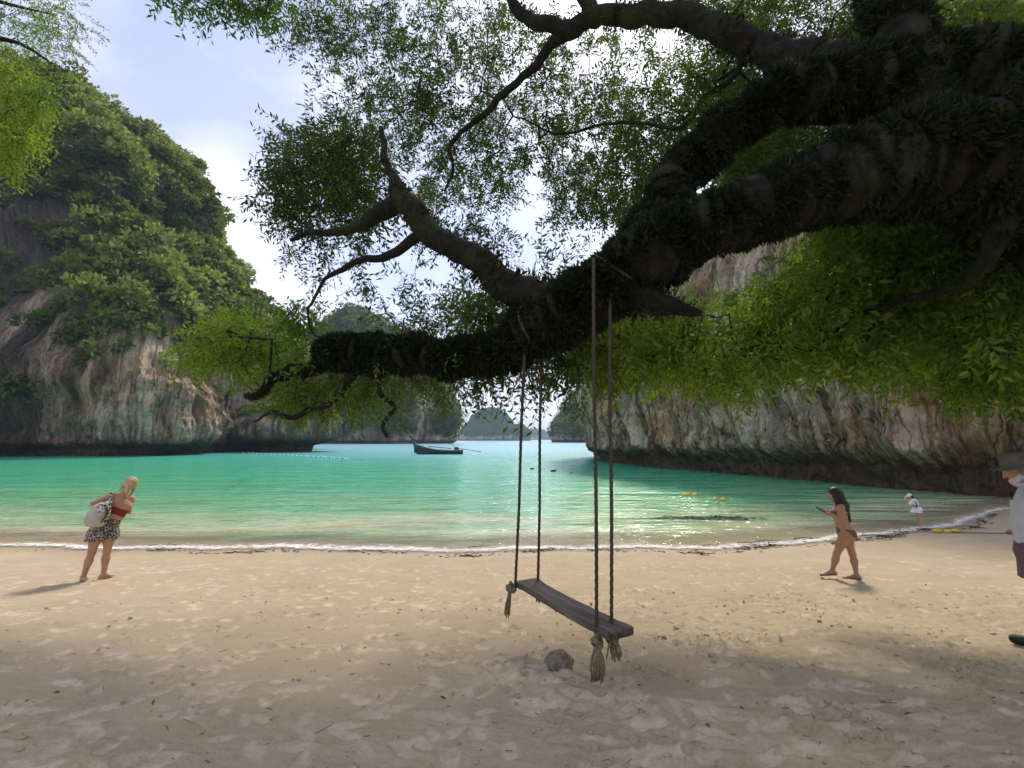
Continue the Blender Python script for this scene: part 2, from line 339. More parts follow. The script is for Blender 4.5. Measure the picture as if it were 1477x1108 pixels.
# ---------------------------------------------------------------- limestone karst
def karst(outline, centre, prof, nu, nv_wall, nv_top, hscale=None, seed=0, flute=1.0, lump=3.0, lean=0.0, undercut=1.6, wall=14.0, front=None, notch=1.4, fscale=1.0):
    """closed outline rising to a dome. prof: (inward metres, height) above the wall. returns V,F,N,wallmask"""
    O = np.asarray(outline, float)
    C = catmull(O, 4000, True)
    if front is None: C = C[np.linspace(0, 4000, nu, endpoint=False).astype(int)]
    else:                                               # finer steps along the stretch of wall that faces the beach
        wgt = np.where((C[:, 0] > front[0]) & (C[:, 0] < front[1]) & (C[:, 1] > front[2]) & (C[:, 1] < front[3]), front[4], 1.0); wgt = np.convolve(np.pad(wgt, 60, mode='wrap'), np.ones(121) / 121, 'valid')
        cw = np.concatenate([[0], np.cumsum(wgt)]); q = np.interp(np.linspace(0, cw[-1], nu, endpoint=False), cw, np.arange(4001))
        Cc = np.vstack([C, C[:1]]); C = np.stack([np.interp(q, np.arange(4001), Cc[:, k]) for k in (0, 1)], 1)
    C0 = np.asarray(centre, float); nu = len(C)
    Tn = np.roll(C, -1, 0) - np.roll(C, 1, 0); Tn /= np.linalg.norm(Tn, axis=1)[:, None]; Nin = np.stack([-Tn[:, 1], Tn[:, 0]], 1)
    Nin *= np.sign((Nin * (C0 - C)).sum(1))[:, None]
    kw = 15; Nin = np.stack([np.convolve(np.pad(Nin[:, k], kw, mode='wrap'), np.ones(2 * kw + 1) / (2 * kw + 1), 'valid') for k in (0, 1)], 1); Nin /= np.linalg.norm(Nin, axis=1)[:, None]
    hs = np.ones(len(C)) if hscale is None else hscale(C)
    tz = np.concatenate([np.linspace(-3, 0, 5)[:-1], np.linspace(0, 1, nv_wall) ** 1.15 * wall])
    rr = np.array([p[0] for p in prof]); zz = np.array([p[1] for p in prof])
    s = np.concatenate([[0], np.cumsum(np.hypot(np.diff(rr), np.diff(zz)))]); q = np.linspace(0, 1, nv_top + 1)[1:] ** 1.25 * s[-1]
    r_all = np.concatenate([np.zeros(len(tz)), np.interp(q, s, rr)]); z_all = np.concatenate([tz, np.interp(q, s, zz)])
    D = C0 - C; Dn = np.linalg.norm(D, axis=1); Du = D / Dn[:, None]
    Rmax = rr[-1]
    arc = np.concatenate([[0], np.cumsum(np.linalg.norm(np.diff(C, axis=0), axis=1))])
    # lean outwards over the wall; a ragged notch at the water line
    S_, Zg = np.meshgrid(arc, z_all, indexing='ij'); sf, zg = S_.ravel(), Zg.ravel()
    zu = notch * (1 + .32 * fbm(np.stack([sf * .5, 0 * sf, 0 * sf + seed], 1), 3) + .18 * pnoise(np.stack([sf * 1.7, 0 * sf, 0 * sf + seed], 1)))
    uc = (undercut * smooth(zu + .35 * notch, zu - .45 * notch, zg) - lean * smooth(notch * .4, wall * .62, zg) * smooth(wall * 2.0, wall * .7, zg)).reshape(len(C), len(z_all))
    U, Z = np.meshgrid(np.arange(len(C)), z_all, indexing='ij')
    Rr = np.minimum(r_all / Rmax, 1)[None, :] * Dn[:, None] * .97
    small = np.minimum(r_all, 25)[None, :]
    Rr = np.where(r_all[None, :] < 25, small * np.ones((len(C), 1)), 25 + (Rr - 25 * .97 * 0 - 25) * 1.0)
    Rr = np.minimum(np.maximum(Rr, np.minimum(r_all, 25)[None, :]), Dn[:, None] * .985)
    rn = np.minimum(Rr, 6.0); Vx = C[:, 0][:, None] + Nin[:, 0][:, None] * (uc + rn) + Du[:, 0][:, None] * (Rr - rn); Vy = C[:, 1][:, None] + Nin[:, 1][:, None] * (uc + rn) + Du[:, 1][:, None] * (Rr - rn)
    H = np.where(Z > 0, Z * hs[:, None], Z)
    V = np.stack([Vx, Vy, H], 2).reshape(-1, 3)
    Nout = -np.repeat(Nin[:, None, :], len(z_all), 1).reshape(-1, 2)
    zf = np.tile(z_all, len(C)); rf = np.tile(r_all, len(C))
    slope = smooth(0, 30, rf)
    N3 = np.concatenate([Nout * (1 - .55 * slope)[:, None], (.75 * slope)[:, None]], 1)
    wallm = smooth(6, 0, rf)
    S = seed * 13.7
    lumpy = lump * fbm(V * .055 + S, 4) + lump * .35 * fbm(V * .2 + S, 2) * wallm
    sw = sf + .9 * fscale * pnoise(np.stack([sf * .1 / fscale, zg * .16 / fscale, 0 * sf + S], 1)) + .3 * fscale * pnoise(np.stack([sf * .4 / fscale, zg * .35 / fscale, 0 * sf + S], 1))
    q1 = np.stack([sw * .42 / fscale, zg * .05 / fscale, 0 * sf + S], 1)
    rid = 1 - 2 * np.abs(pnoise(q1)); rid2 = 1 - 2 * np.abs(pnoise(q1 * np.array((2.6, 2.2, 1)) + 9)); rid3 = pnoise(q1 * np.array((6, 5, 1)) + 3)
    colm = smooth(-.5, .6, pnoise(np.stack([sf * .15, zg * .2, 0 * sf + S + 2], 1)))
    disp = lumpy + flute * (.45 + .6 * wallm) * (.55 * rid + .42 * rid2 * colm + .22 * rid3) * smooth(-1, 1.5, zf) + flute * (.26 * fbm(V * np.array((1.3, 1.3, .8)) / fscale + S, 3) + .30 * (.4 - np.abs(fbm(V * np.array((2.6, 2.6, 1.1)) / fscale + S, 3)))) + .35 * flute * smooth(notch * 1.2, 0, zg) * fbm(V * .9 + S, 3)
    hsh = lambda n, q: np.mod(np.sin(n * 127.1 + q * 311.7 + seed * 7.3) * 43758.5453, 1.0)
    ct = np.full(len(sf), .5)
    for per, amp, q in ((1.25, .55, 1), (.52, .24, 2)):
        cs = sw / (per * fscale) + .35 * pnoise(np.stack([sf * .5 / fscale, zg * .5 / fscale, 0 * sf + q * 9], 1)); ci = np.floor(cs); best = np.zeros(len(sf)); tid = np.full(len(sf), .5)
        for o_ in (-1, 0, 1):
            n_ = ci + o_; cen = n_ + .5 + .5 * (hsh(n_, q) - .5); wd = .34 + .34 * hsh(n_, q + 3); d_ = np.abs(cs - cen) / wd
            zb = notch * (.9 + 2.2 * hsh(n_, q + 5) ** 2) + wall * .55 * (hsh(n_, q + 6) > .72); zt = wall * (.45 + 1.1 * hsh(n_, q + 7))
            prf = np.sqrt(np.maximum(0, 1 - d_ * d_)) * smooth(zb - .25 * fscale, zb + .5 * fscale, zg) * smooth(zt + wall * .25, zt - wall * .1, zg)
            m_ = prf > best; tid = np.where(m_, hsh(n_, q + 11), tid); best = np.maximum(best, prf)
        disp = disp + amp * flute * best * wallm * (.35 + .65 * colm)
        ct = np.where(best > .12, .55 * tid + .45 * ct if q == 2 else tid, ct)
    ATT = {'s': sf / fscale, 'zz': zg / fscale, 'ct': ct}
    V = V + N3 * disp[:, None]
    return V, grid_faces(len(C), len(z_all), True), ATT, np.clip(wallm, 0, 1), zf

def rock_material(name, warm=1.0, dark=1.0, veg=(.05, .075, .022), base_dark=2.0, k=1.0, tone=(1.0, .92, .83)):
    t = NT(name)
    cx = t.n('CombineXYZ'); t.l(t.attr('s'), cx.inputs[0]); t.l(t.attr('zz'), cx.inputs[1]); sv = cx.outputs[0]
    def sm(a, b, off=0):
        m = t.n('Mapping'); m.inputs['Scale'].default_value = (a, b, 1); m.inputs['Location'].default_value = (off, off, off); t.l(sv, m.inputs[0]); return m.outputs[0]
    st = t.math('ADD', t.math('MULTIPLY', t.noise(sm(1.2, .085), 1.0, 7, .68, .2), .78), t.maprange(t.attr('ct'), 0, 1, .02, .20)); st2 = t.noise(sm(.5, .09, 7), 1.0, 7, .66, .3); st3 = t.noise(sm(3.6, .3, 3), 1.0, 6, .7, .25)
    lo = t.noise(sm(.13, .17, 5), 1.0, 5, .62, .5); fi = t.noise(t.pos(), 2.0, 7, .72); lo2 = t.noise(sm(.3, .22, 11), 1.0, 5, .65, .6)
    c = t.ramp(st, [(.30, (.05, .04, .032)), (.41, (.24, .185, .13)), (.48, (.64, .53, .41)), (.56, (.88, .78, .66)), (.74, (.60, .50, .39))])
    c = t.mix(t.maprange(lo, .45, .62, 0, .75 * warm), c, t.mix(st3, (.52, .23, .07), (.72, .48, .28)))
    c = t.mix(t.maprange(lo2, .5, .66, 0, .55), c, t.mix(st3, (.17, .145, .12), (.40, .34, .28)))
    c = t.mix(t.maprange(st2, .53, .60, 0, .88 * dark), c, t.mix(st3, (.03, .028, .026), (.12, .11, .10)))
    c = t.mix(t.maprange(st3, .52, .62, 0, .6), c, (.20, .17, .14), 'MULTIPLY')
    c = t.mix(t.maprange(fi, .55, .72, 0, .5), c, (.22, .19, .155), 'MULTIPLY')
    vo = t.n('TexVoronoi', feature='DISTANCE_TO_EDGE'); vo.inputs['Scale'].default_value = 1.0; vm_ = sm(2.0, .2, 2); nz_ = t.n('TexNoise'); nz_.inputs['Scale'].default_value = 1.3; t.l(sv, nz_.inputs['Vector']); ad = t.n('VectorMath', operation='MULTIPLY_ADD'); t.l(nz_.outputs['Color'], ad.inputs[0]); ad.inputs[1].default_value = (.6, .6, .6); t.l(vm_, ad.inputs[2]); t.l(ad.outputs[0], vo.inputs['Vector'])
    crack = t.maprange(vo.outputs['Distance'], .0, .055, 1, 0); crack = t.math('MULTIPLY', crack, t.maprange(lo2, .42, .6, 0, .9))
    c = t.mix(crack, c, (.035, .03, .025))
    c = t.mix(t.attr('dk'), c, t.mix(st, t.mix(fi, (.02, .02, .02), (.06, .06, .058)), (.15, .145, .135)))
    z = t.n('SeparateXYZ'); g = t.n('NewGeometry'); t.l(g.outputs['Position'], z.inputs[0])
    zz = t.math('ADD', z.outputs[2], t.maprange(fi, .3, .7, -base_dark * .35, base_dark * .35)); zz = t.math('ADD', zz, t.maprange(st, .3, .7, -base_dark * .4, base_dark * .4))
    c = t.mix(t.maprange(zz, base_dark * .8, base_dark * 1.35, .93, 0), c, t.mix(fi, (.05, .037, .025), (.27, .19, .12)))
    vg_ = t.mix(fi, veg, (veg[0] * 1.6, veg[1] * 1.7, veg[2] * 1.5))
    c = t.mix(1.0, c, tone, 'MULTIPLY'); c = t.mix(t.attr('veg'), c, vg_)
    nb = t.bump(st3, 1.0, .3 * k); nb = t.bump(fi, 1.0, .6 * k, nb); nb = t.bump(t.maprange(vo.outputs['Distance'], 0, .08, 0, 1), .7, .25 * k, nb)
    t.bsdf(c, .9, nb, .15); return t.m

# foliage cards -------------------------------------------------
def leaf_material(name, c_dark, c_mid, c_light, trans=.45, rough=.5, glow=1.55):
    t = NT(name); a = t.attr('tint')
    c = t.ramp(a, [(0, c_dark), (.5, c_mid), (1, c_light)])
    p = t.bsdf(c, rough, None, .28, out=False)
    tl = t.n('BsdfTranslucent'); hs = t.n('HueSaturation'); hs.inputs['Saturation'].default_value = 1.15; hs.inputs['Value'].default_value = glow; t.l(c, hs.inputs['Color'])
    t.l(hs.outputs[0], tl.inputs['Color'])
    m = t.n('MixShader'); m.inputs[0].default_value = trans
    t.l(p.outputs[0], m.inputs[1]); t.l(tl.outputs[0], m.inputs[2]); t.l(m.outputs[0], t.out.inputs['Surface']); return t.m
def leaf_cards(C, A, Nn, ln, wd):
    """rhombic leaves: base point C, axis A, normal-ish Nn, arrays"""
    A = A / (np.linalg.norm(A, axis=1)[:, None] + 1e-9)
    B = np.cross(A, Nn); B /= (np.linalg.norm(B, axis=1)[:, None] + 1e-9); Nn = np.cross(B, A)
    ln = ln[:, None]; wd = wd[:, None]
    p0 = C; p1 = C + A * ln * .45 + B * wd * .5 + Nn * wd * .12; p2 = C + A * ln - Nn * ln * .08; p3 = C + A * ln * .45 - B * wd * .5 + Nn * wd * .12
    V = np.stack([p0, p1, p2, p3], 1).reshape(-1, 3); n = len(C)
    return V, np.arange(4 * n).reshape(n, 4)
def bush_cards(P, Nrm, rad, per, size, tint, rg, droop=.2):
    """clumps of leaf cards around points P with outward normal"""
    n = len(P); idx = np.repeat(np.arange(n), per)
    d = rg.normal(size=(n * per, 3)); d /= np.linalg.norm(d, axis=1)[:, None]
    d = d + Nrm[idx] * .55; d[:, 2] += .25; d /= np.linalg.norm(d, axis=1)[:, None]
    r = rad[idx] * (.55 + .5 * rg.random(n * per))
    C = P[idx] + d * r[:, None] * np.array((1, 1, .8))
    A = d + rg.normal(0, .55, size=d.shape); A[:, 2] -= droop
    ln = size[idx] * rg.uniform(.7, 1.5, n * per); 
    V, F = leaf_cards(C, A, d + rg.normal(0, .35, size=d.shape), ln, ln * rg.uniform(.45, .75, n * per))
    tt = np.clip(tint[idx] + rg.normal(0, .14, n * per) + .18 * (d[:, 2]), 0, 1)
    return V, F, tt

M_cliffleaf = leaf_material('cliff_foliage', (.022, .038, .010), (.095, .135, .030), (.25, .28, .07), .40, .42)
def vegetate(name, V, N, w, count, rad, size, per, label, rg, tint0=.45, haze=0.0):
    p = w / w.sum(); i = rg.choice(len(V), count, p=p)
    Pp = V[i] + rg.normal(0, .5, (count, 3)) * rad[0] * .6
    rd = rg.uniform(rad[0], rad[1], count) * (.7 + .6 * rg.random(count) ** 2)
    Pp = Pp + N[i] * (rd * .15)[:, None]
    tn = np.clip(tint0 + .5 * fbm(Pp * .09, 3) + rg.normal(0, .19, count), 0, 1)
    v, f, tt = bush_cards(Pp, N[i], rd, per, np.full(count, size), tn, rg)
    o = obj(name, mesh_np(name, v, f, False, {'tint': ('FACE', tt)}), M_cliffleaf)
    return tag(o, label, 'vegetation', None, 'stuff')
def vnormals(me):
    n = np.zeros(len(me.vertices) * 3, dtype=np.float32); me.vertices.foreach_get('normal', n); return n.reshape(-1, 3).astype(float)
def vareas(V, F):
    a = np.linalg.norm(np.cross(V[F[:, 2]] - V[F[:, 0]], V[F[:, 3]] - V[F[:, 1]]), axis=1) * .5
    w = np.zeros(len(V)); 
    for k in range(4): np.add.at(w, F[:, k], a * .25)
    return w

def set_attr(me, name, arr):
    a = me.attributes.get(name) or me.attributes.new(name, 'FLOAT', 'POINT'); a.data.foreach_set('value', np.ascontiguousarray(arr, dtype=np.float32))
# left cliff
OUT_L = [(-170, 48), (-120, 57), (-95, 62), (-80, 66), (-71, 69), (-65, 70), (-59, 71.5), (-54, 74), (-51.5, 79), (-54, 87), (-54.5, 96), (-51, 104), (-48.5, 112), (-51, 124), (-62, 140), (-100, 165), (-170, 175), (-215, 115)]
V, F, ATT, wm, zf = karst(OUT_L, (-125, 112), [(0, 14), (3, 21), (10, 32), (24, 46), (48, 67), (75, 82), (110, 90)], 1150, 100, 130, None, 1, 1.7, 3.2, .8, 2.0, 14, (-100, -40, 58, 118, 6.0), 1.5, 1.7)
me = mesh_np('cliff', V, F); N = vnormals(me)
if N[:, 2][zf > 50].mean() < 0: me.flip_normals(); N = -N
nz = fbm(V * .06 + 3, 4); az = V[:, 2]
leftdark = smooth(-60, -74, V[:, 0] + .25 * (V[:, 1] - 70)) 
lim_ = 26 + 24 * smooth(-60, -78, V[:, 0] + .25 * (V[:, 1] - 70))
vegm = smooth(14.5, 21, az + 5 * nz + 3 * fbm(V * .2, 2)) * (1 - .97 * leftdark * smooth(lim_ + 4, lim_ - 5, az + 8 * nz) * smooth(-.75, -.3, nz + .3 * fbm(V * .25 + 9, 2)))
vegm = vegm * smooth(-.42, -.12, fbm(V * np.array((.12, .12, .2)) + 40, 3))
vegm = np.clip(np.maximum(vegm, .9 * leftdark * smooth(.28, .5, fbm(V * .13 + 11, 3)) * smooth(5, 9, az)), 0, 1)
set_attr(me, 'veg', vegm * .9); set_attr(me, 's', ATT['s']); set_attr(me, 'ct', ATT['ct']); set_attr(me, 'zz', ATT['zz'])
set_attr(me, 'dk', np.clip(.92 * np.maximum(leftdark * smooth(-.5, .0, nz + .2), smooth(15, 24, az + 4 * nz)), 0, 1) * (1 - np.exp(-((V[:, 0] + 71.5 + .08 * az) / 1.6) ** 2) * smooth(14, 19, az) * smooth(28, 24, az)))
M_rock = rock_material('limestone_left', .75, .6, tone=(1.0, .88, .78), base_dark=2.2, k=1.6)
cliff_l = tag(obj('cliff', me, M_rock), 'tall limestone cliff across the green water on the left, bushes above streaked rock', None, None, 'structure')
rg = np.random.default_rng(21)
front = (N[:, 1] < .35) | (N[:, 2] > .35)
vis = ((V[:, 1] < 135) & (V[:, 0] > -128)).astype(float)
w = vareas(V, F) * vegm * vis * front
vegetate('cliff_bushes', V, N, w + 1e-9, 4600, (.7, 2.2), .70, 52, 'dense green bushes covering the left cliff', rg, .45)
vegetate('cliff_trees', V + N * .8, N, w * smooth(17, 22, az) + 1e-9, 480, (1.9, 3.3), .85, 130, 'rounded crowns of small trees growing out of the left cliff', rg, .58)

# outcrop at the foot of the left cliff
OUT_O = [(-52.5, 94), (-49, 92.3), (-43, 92), (-38.5, 93.3), (-36.6, 97), (-39, 101.5), (-46, 103), (-52, 101)]
V, F, ATT, wm, zf = karst(OUT_O, (-44.8, 97.4), [(0, 5.6), (1.2, 7.2), (3.5, 8.6), (6, 9.2)], 320, 60, 24, None, 2, .6, .8, 1.7, 3.4, 5.6, None, 1.9, 1.2)
me = mesh_np('rock_outcrop', V, F); N = vnormals(me)
if N[:, 2][zf > 8].mean() < 0: me.flip_normals(); N = -N
vm = smooth(5.5, 7.5, V[:, 2] + 1.5 * fbm(V * .4, 2)); set_attr(me, 'veg', vm * .9); set_attr(me, 's', ATT['s']); set_attr(me, 'ct', ATT['ct']); set_attr(me, 'zz', ATT['zz'])
set_attr(me, 'dk', np.clip(.62 + .7 * fbm(V * .35, 2), .25, .9))
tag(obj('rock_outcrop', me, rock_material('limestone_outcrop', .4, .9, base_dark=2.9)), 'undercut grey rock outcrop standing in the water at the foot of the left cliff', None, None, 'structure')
vegetate('outcrop_bushes', V, N, vareas(V, F) * vm + 1e-9, 150, (.5, 1.2), .5, 40, 'bushes on top of the undercut rock outcrop', rg, .5)

# right cliff
OUT_R = [(9.5, 54), (10.3, 49), (12.0, 42), (13.9, 37), (15.3, 32), (16.5, 28), (17.3, 24.5), (18.4, 21.5), (20.5, 19), (25, 16.5), (34, 12), (48, 5), (75, -5), (100, 30), (80, 85), (45, 90), (20, 80), (11, 66)]
def hs_r(C): return .70 + .30 * smooth(8, 20, C[:, 0] + .0 * C[:, 1])
V, F, ATT, wm, zf = karst(OUT_R, (52, 47), [(0, 20), (1.5, 23), (4, 26), (9, 28.5), (20, 31), (38, 33), (50, 34)], 1300, 210, 40, hs_r, 3, .8, 1.0, 1.0, 1.25, 20, (5, 27, 14, 62, 14.0), 1.7, .8)
me = mesh_np('cliff', V, F); N = vnormals(me)
if N[:, 2][zf > 30].mean() < 0: me.flip_normals(); N = -N
nz = fbm(V * .12 + 3, 4); az = V[:, 2]
vegm = np.maximum(smooth(19.5, 24, az + 3.5 * nz), smooth(8, 12, az + 3 * nz) * smooth(14, 10, V[:, 0]))
set_attr(me, 'veg', vegm * .9); set_attr(me, 's', ATT['s']); set_attr(me, 'ct', ATT['ct']); set_attr(me, 'zz', ATT['zz'])
M_rock_r = rock_material('limestone_right', .8, .5, base_dark=1.55, k=.7)
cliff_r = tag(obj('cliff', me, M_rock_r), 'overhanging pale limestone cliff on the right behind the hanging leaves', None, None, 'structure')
vis = ((V[:, 1] < 70) & (V[:, 0] < 45)).astype(float)
vegetate('cliff_bushes', V, N, vareas(V, F) * vegm * vis + 1e-9, 1500, (.5, 1.3), .42, 40, 'green bushes along the top of the right cliff', rg, .5)

# headlands and far islands
def island(name, outline, centre, prof, wall, seed, label, nu=240, flute=1.5, lump=5, veg_n=0, rockz=8, hs=None, base_dark=2.5):
    V, F, ATT, wm, zf = karst(outline, centre, prof, nu, 26, 50, hs, seed, flute, lump, 0.5, 1.0, wall, None, 1.4, 3.0)
    me = mesh_np(name, V, F); N = vnormals(me)
    if N[:, 2][zf > prof[-2][1]].mean() < 0: me.flip_normals(); N = -N
    nz = fbm(V * .03 + seed, 4)
    vm = np.clip(smooth(rockz * .5, rockz * 1.3, V[:, 2] + rockz * .9 * nz), 0, 1)
    set_attr(me, 'veg', vm); set_attr(me, 's', ATT['s']); set_attr(me, 'ct', ATT['ct']); set_attr(me, 'zz', ATT['zz'])
    o = tag(obj(name, me, M_far), label, None, None, 'structure')
    return V, F, N, vm
M_far = rock_material('limestone_far', .8, .5, veg=(.045, .075, .022), base_dark=2.0, k=2)
def ell(cx, cy, rx, ry, n=12, rot=0):
    a = np.linspace(0, 2 * np.pi, n, endpoint=False) + .2
    return [(cx + rx * math.cos(q) * (1 + .08 * math.sin(3 * q)), cy + ry * math.sin(q)) for q in a]
V, F, N, vm = island('headland', ell(-112, 345, 58, 42), (-112, 345), [(0, 24), (8, 54), (20, 78), (34, 92), (45, 96)], 24, 4, 'tall green headland with a flat summit behind the low limb')
vis = (N[:, 1] < .3).astype(float)
vegetate('headland_bushes', V, N, vareas(V, F) * vm * vis + 1e-9, 1200, (1.6, 3.6), 1.3, 26, 'trees covering the tall headland behind the low limb', rg, .45)
V, F, N, vm = island('headland', ell(-75, 292, 40, 26), (-75, 292), [(0, 20), (3, 34), (8, 44), (16, 50), (24, 53)], 20, 5, 'green headland with a pale rock scar behind the boat', rockz=7)
sc = np.clip(1.4 * np.exp(-((V[:, 0] + 51 - .08 * (V[:, 2])) / 4.2) ** 2), 0, 1) * smooth(36, 26, V[:, 2] + 6 * fbm(V * .2, 2)); vm = vm * (1 - sc)
bpy.data.objects['headland.001'].data.attributes['veg'].data.foreach_set('value', vm.astype(np.float32))
vis = (N[:, 1] < .3).astype(float)
vegetate('headland_bushes', V, N, vareas(V, F) * vm * vis + 1e-9, 1100, (1.3, 3.0), 1.1, 26, 'trees covering the headland behind the boat', rg, .5)
island('island', ell(-42, 905, 56, 40), (-40, 905), [(0, 14), (12, 30), (22, 46), (34, 58), (48, 62)], 14, 6, 'blue grey dome shaped island on the horizon', lump=4)
island('island', ell(8, 880, 26, 22), (6, 880), [(0, 14), (5, 22), (12, 28), (20, 30)], 14, 16, 'low shoulder of rock beside the dome shaped island', lump=3)
island('island', ell(120, 2250, 95, 60), (110, 2250), [(0, 12), (20, 24), (45, 40), (70, 48), (90, 50)], 12, 7, 'pale blue faraway island between the dome shaped island and the right headland', lump=6)
V, F, N, vm = island('headland', ell(110, 385, 76, 50), (110, 385), [(0, 12), (8, 24), (18, 38), (30, 52), (60, 64)], 12, 8, 'green headland beyond the tip of the right cliff', lump=3)
vis = (N[:, 1] < .3).astype(float) * (V[:, 0] < 80)
vegetate('headland_bushes', V, N, vareas(V, F) * vm * vis + 1e-9, 500, (1.6, 3.2), 1.2, 24, 'trees covering the headland beyond the right cliff', rg, .4)
# ---------------------------------------------------------------- the great overhanging tree
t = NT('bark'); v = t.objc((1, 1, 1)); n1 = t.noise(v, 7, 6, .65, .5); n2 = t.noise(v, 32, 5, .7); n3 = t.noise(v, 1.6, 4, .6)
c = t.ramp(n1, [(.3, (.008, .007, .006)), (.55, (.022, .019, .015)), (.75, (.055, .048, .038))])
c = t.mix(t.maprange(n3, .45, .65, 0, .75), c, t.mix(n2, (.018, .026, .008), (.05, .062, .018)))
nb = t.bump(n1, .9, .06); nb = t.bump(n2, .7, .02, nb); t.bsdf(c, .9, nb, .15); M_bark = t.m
M_leaf = leaf_material('canopy_leaf', (.018, .036, .010), (.050, .088, .018), (.11, .15, .028), .52, .42)
M_hang = leaf_material('hanging_leaf', (.034, .070, .014), (.082, .150, .026), (.17, .23, .04), .54, .4, 1.85)
M_moss = leaf_material('epiphyte_leaf', (.008, .013, .005), (.020, .030, .008), (.065, .08, .02), .35, .6)

tree = empty('overhanging_tree', (6.3, 3.3, base_z(6.3, 3.3) - .05))
tag(tree, 'huge dark tree leaning over the beach with a mossy limb carrying the swing', 'tree')
T0 = np.array(tree.location)
def limb_path(rows, n):
    """rows (px,py,distance,radius px) -> world rows x,y,z,r"""
    W = []
    for px, py, d, r in rows:
        p = at(px, py, d); W.append((*p, r * .92 / FPX * d))
    return catmull(W, n)
LIMBS = {}
def limb(key, rows, n, ns=18, world=False, name='limb', rough=.09, parent=None):
    W = catmull(rows, n) if world else limb_path(rows, n)
    P = W[:, :3]; r = W[:, 3].copy()
    P = P + np.minimum(.16 * r.max() + .035, .09) * np.stack([fbm(P * 2.3 + 3 + k * 9, 3) for k in range(3)], 1) * smooth(0, .15, np.linspace(0, 1, len(P)))[:, None]
    V, F = tube(P, r, ns)
    nrm = np.repeat(P, ns, 0); body = V[:len(nrm)]; dirn = body - nrm; rr = np.linalg.norm(dirn, axis=1)[:, None]; dirn /= rr
    body += dirn * rr * (rough * fbm(body * 2.6, 3) + rough * .7 * fbm(body * 7 + 5, 2))[:, None]
    V[:len(nrm)] = body
    o = obj(name, mesh_mixed(name, V - T0, F), M_bark, parent or tree)
    LIMBS[key] = (P, r); return o
limb('trunk', [(6.3, 3.3, -.1 + .55, 1.05), (6.25, 3.3, 1.2, .82), (5.9, 3.35, 2.4, .74), (5.3, 3.45, 3.5, .72), (4.5, 3.55, 4.35, .62), (3.6, 3.6, 4.8, .5)], 60, 28, True, 'trunk')
limb('A', [(1560, 235, 3.55, 112), (1477, 235, 3.5, 100), (1350, 238, 3.5, 84), (1220, 262, 3.5, 64), (1100, 292, 3.6, 48), (1000, 330, 3.7, 47), (920, 380, 3.8, 46), (850, 430, 3.95, 46), (795, 463, 4.1, 42), (745, 498, 4.3, 31), (680, 518, 4.5, 24), (600, 520, 4.7, 23), (540, 510, 4.9, 27), (500, 512, 5.0, 25), (465, 517, 5.1, 13), (425, 533, 5.2, 8), (385, 558, 5.3, 5), (360, 578, 5.4, 3)], 190, 26)
limb('B', [(815, 450, 4.05, 34), (775, 430, 4.1, 29), (725, 405, 4.2, 25), (685, 380, 4.3, 21), (648, 362, 4.4, 20), (617, 338, 4.5, 20), (596, 308, 4.6, 18), (580, 284, 4.7, 17), (570, 258, 4.8, 9), (556, 228, 4.9, 6), (545, 190, 5.0, 4)], 90, 16)
limb('B2', [(612, 335, 4.55, 11), (582, 352, 4.6, 8.5), (556, 372, 4.7, 7), (520, 378, 4.8, 5.5), (488, 392, 4.9, 4), (462, 404, 5.0, 3), (450, 432, 5.0, 2.4), (440, 446, 5.1, 2), (446, 476, 5.1, 1.5), (462, 492, 5.1, 1)], 60, 10)
limb('B3', [(585, 290, 4.68, 15), (556, 302, 4.75, 15), (530, 318, 4.85, 11), (500, 330, 4.95, 7), (455, 335, 5.1, 5), (420, 345, 5.2, 3)], 40, 12)
limb('D', [(1480, 140, 3.6, 84), (1400, 122, 3.65, 76), (1290, 116, 3.7, 56), (1190, 128, 3.72, 40), (1100, 152, 3.78, 34), (1030, 196, 3.84, 32), (980, 258, 3.86, 34), (940, 335, 3.88, 36), (905, 395, 3.9, 34)], 100, 22)
limb('C', [(1330, 115, 3.9, 46), (1220, 95, 4.3, 34), (1140, 82, 4.7, 27), (1085, 64, 4.9, 25), (1030, 36, 5.1, 22), (985, 24, 5.3, 20), (930, 26, 5.5, 18), (870, 24, 5.7, 16), (815, 38, 5.9, 14), (770, 28, 6.1, 11), (738, 6, 6.2, 9), (705, -30, 6.3, 7), (690, -70, 6.4, 4)], 110, 16)
limb('C2', [(830, 40, 5.9, 10), (800, 62, 6.05, 9), (765, 102, 6.2, 7), (725, 138, 6.3, 6), (690, 172, 6.4, 5), (662, 192, 6.5, 4), (648, 216, 6.5, 3.5), (652, 250, 6.6, 2.5), (640, 275, 6.7, 2)], 70, 10)
limb('C3', [(862, 30, 5.75, 16), (846, 0, 5.8, 14), (830, -60, 6.0, 12), (800, -140, 6.2, 8)], 30, 10)
limb('C4', [(1075, 66, 4.95, 8), (1062, 105, 5.3, 5), (1022, 138, 5.8, 4), (975, 182, 6.4, 3.2), (890, 176, 7.0, 2.6), (810, 192, 7.6, 2), (740, 165, 8, 1.4)], 70, 10)
limb('E', [(1330, 190, 3.62, 64), (1300, 110, 3.68, 46), (1285, 40, 3.75, 40), (1272, -50, 3.9, 36), (1245, -180, 4.2, 28), (1180, -380, 4.8, 24)], 50, 18)
limb('G', [(1310, 110, 3.7, 40), (1380, 82, 3.62, 34), (1450, 92, 3.55, 36), (1540, 150, 3.5, 50)], 30, 16)
limb('H', [(905, 420, 3.9, 34), (940, 436, 3.85, 22), (975, 442, 3.85, 14), (1000, 450, 3.85, 10), (1015, 454, 3.86, 5)], 24, 10)
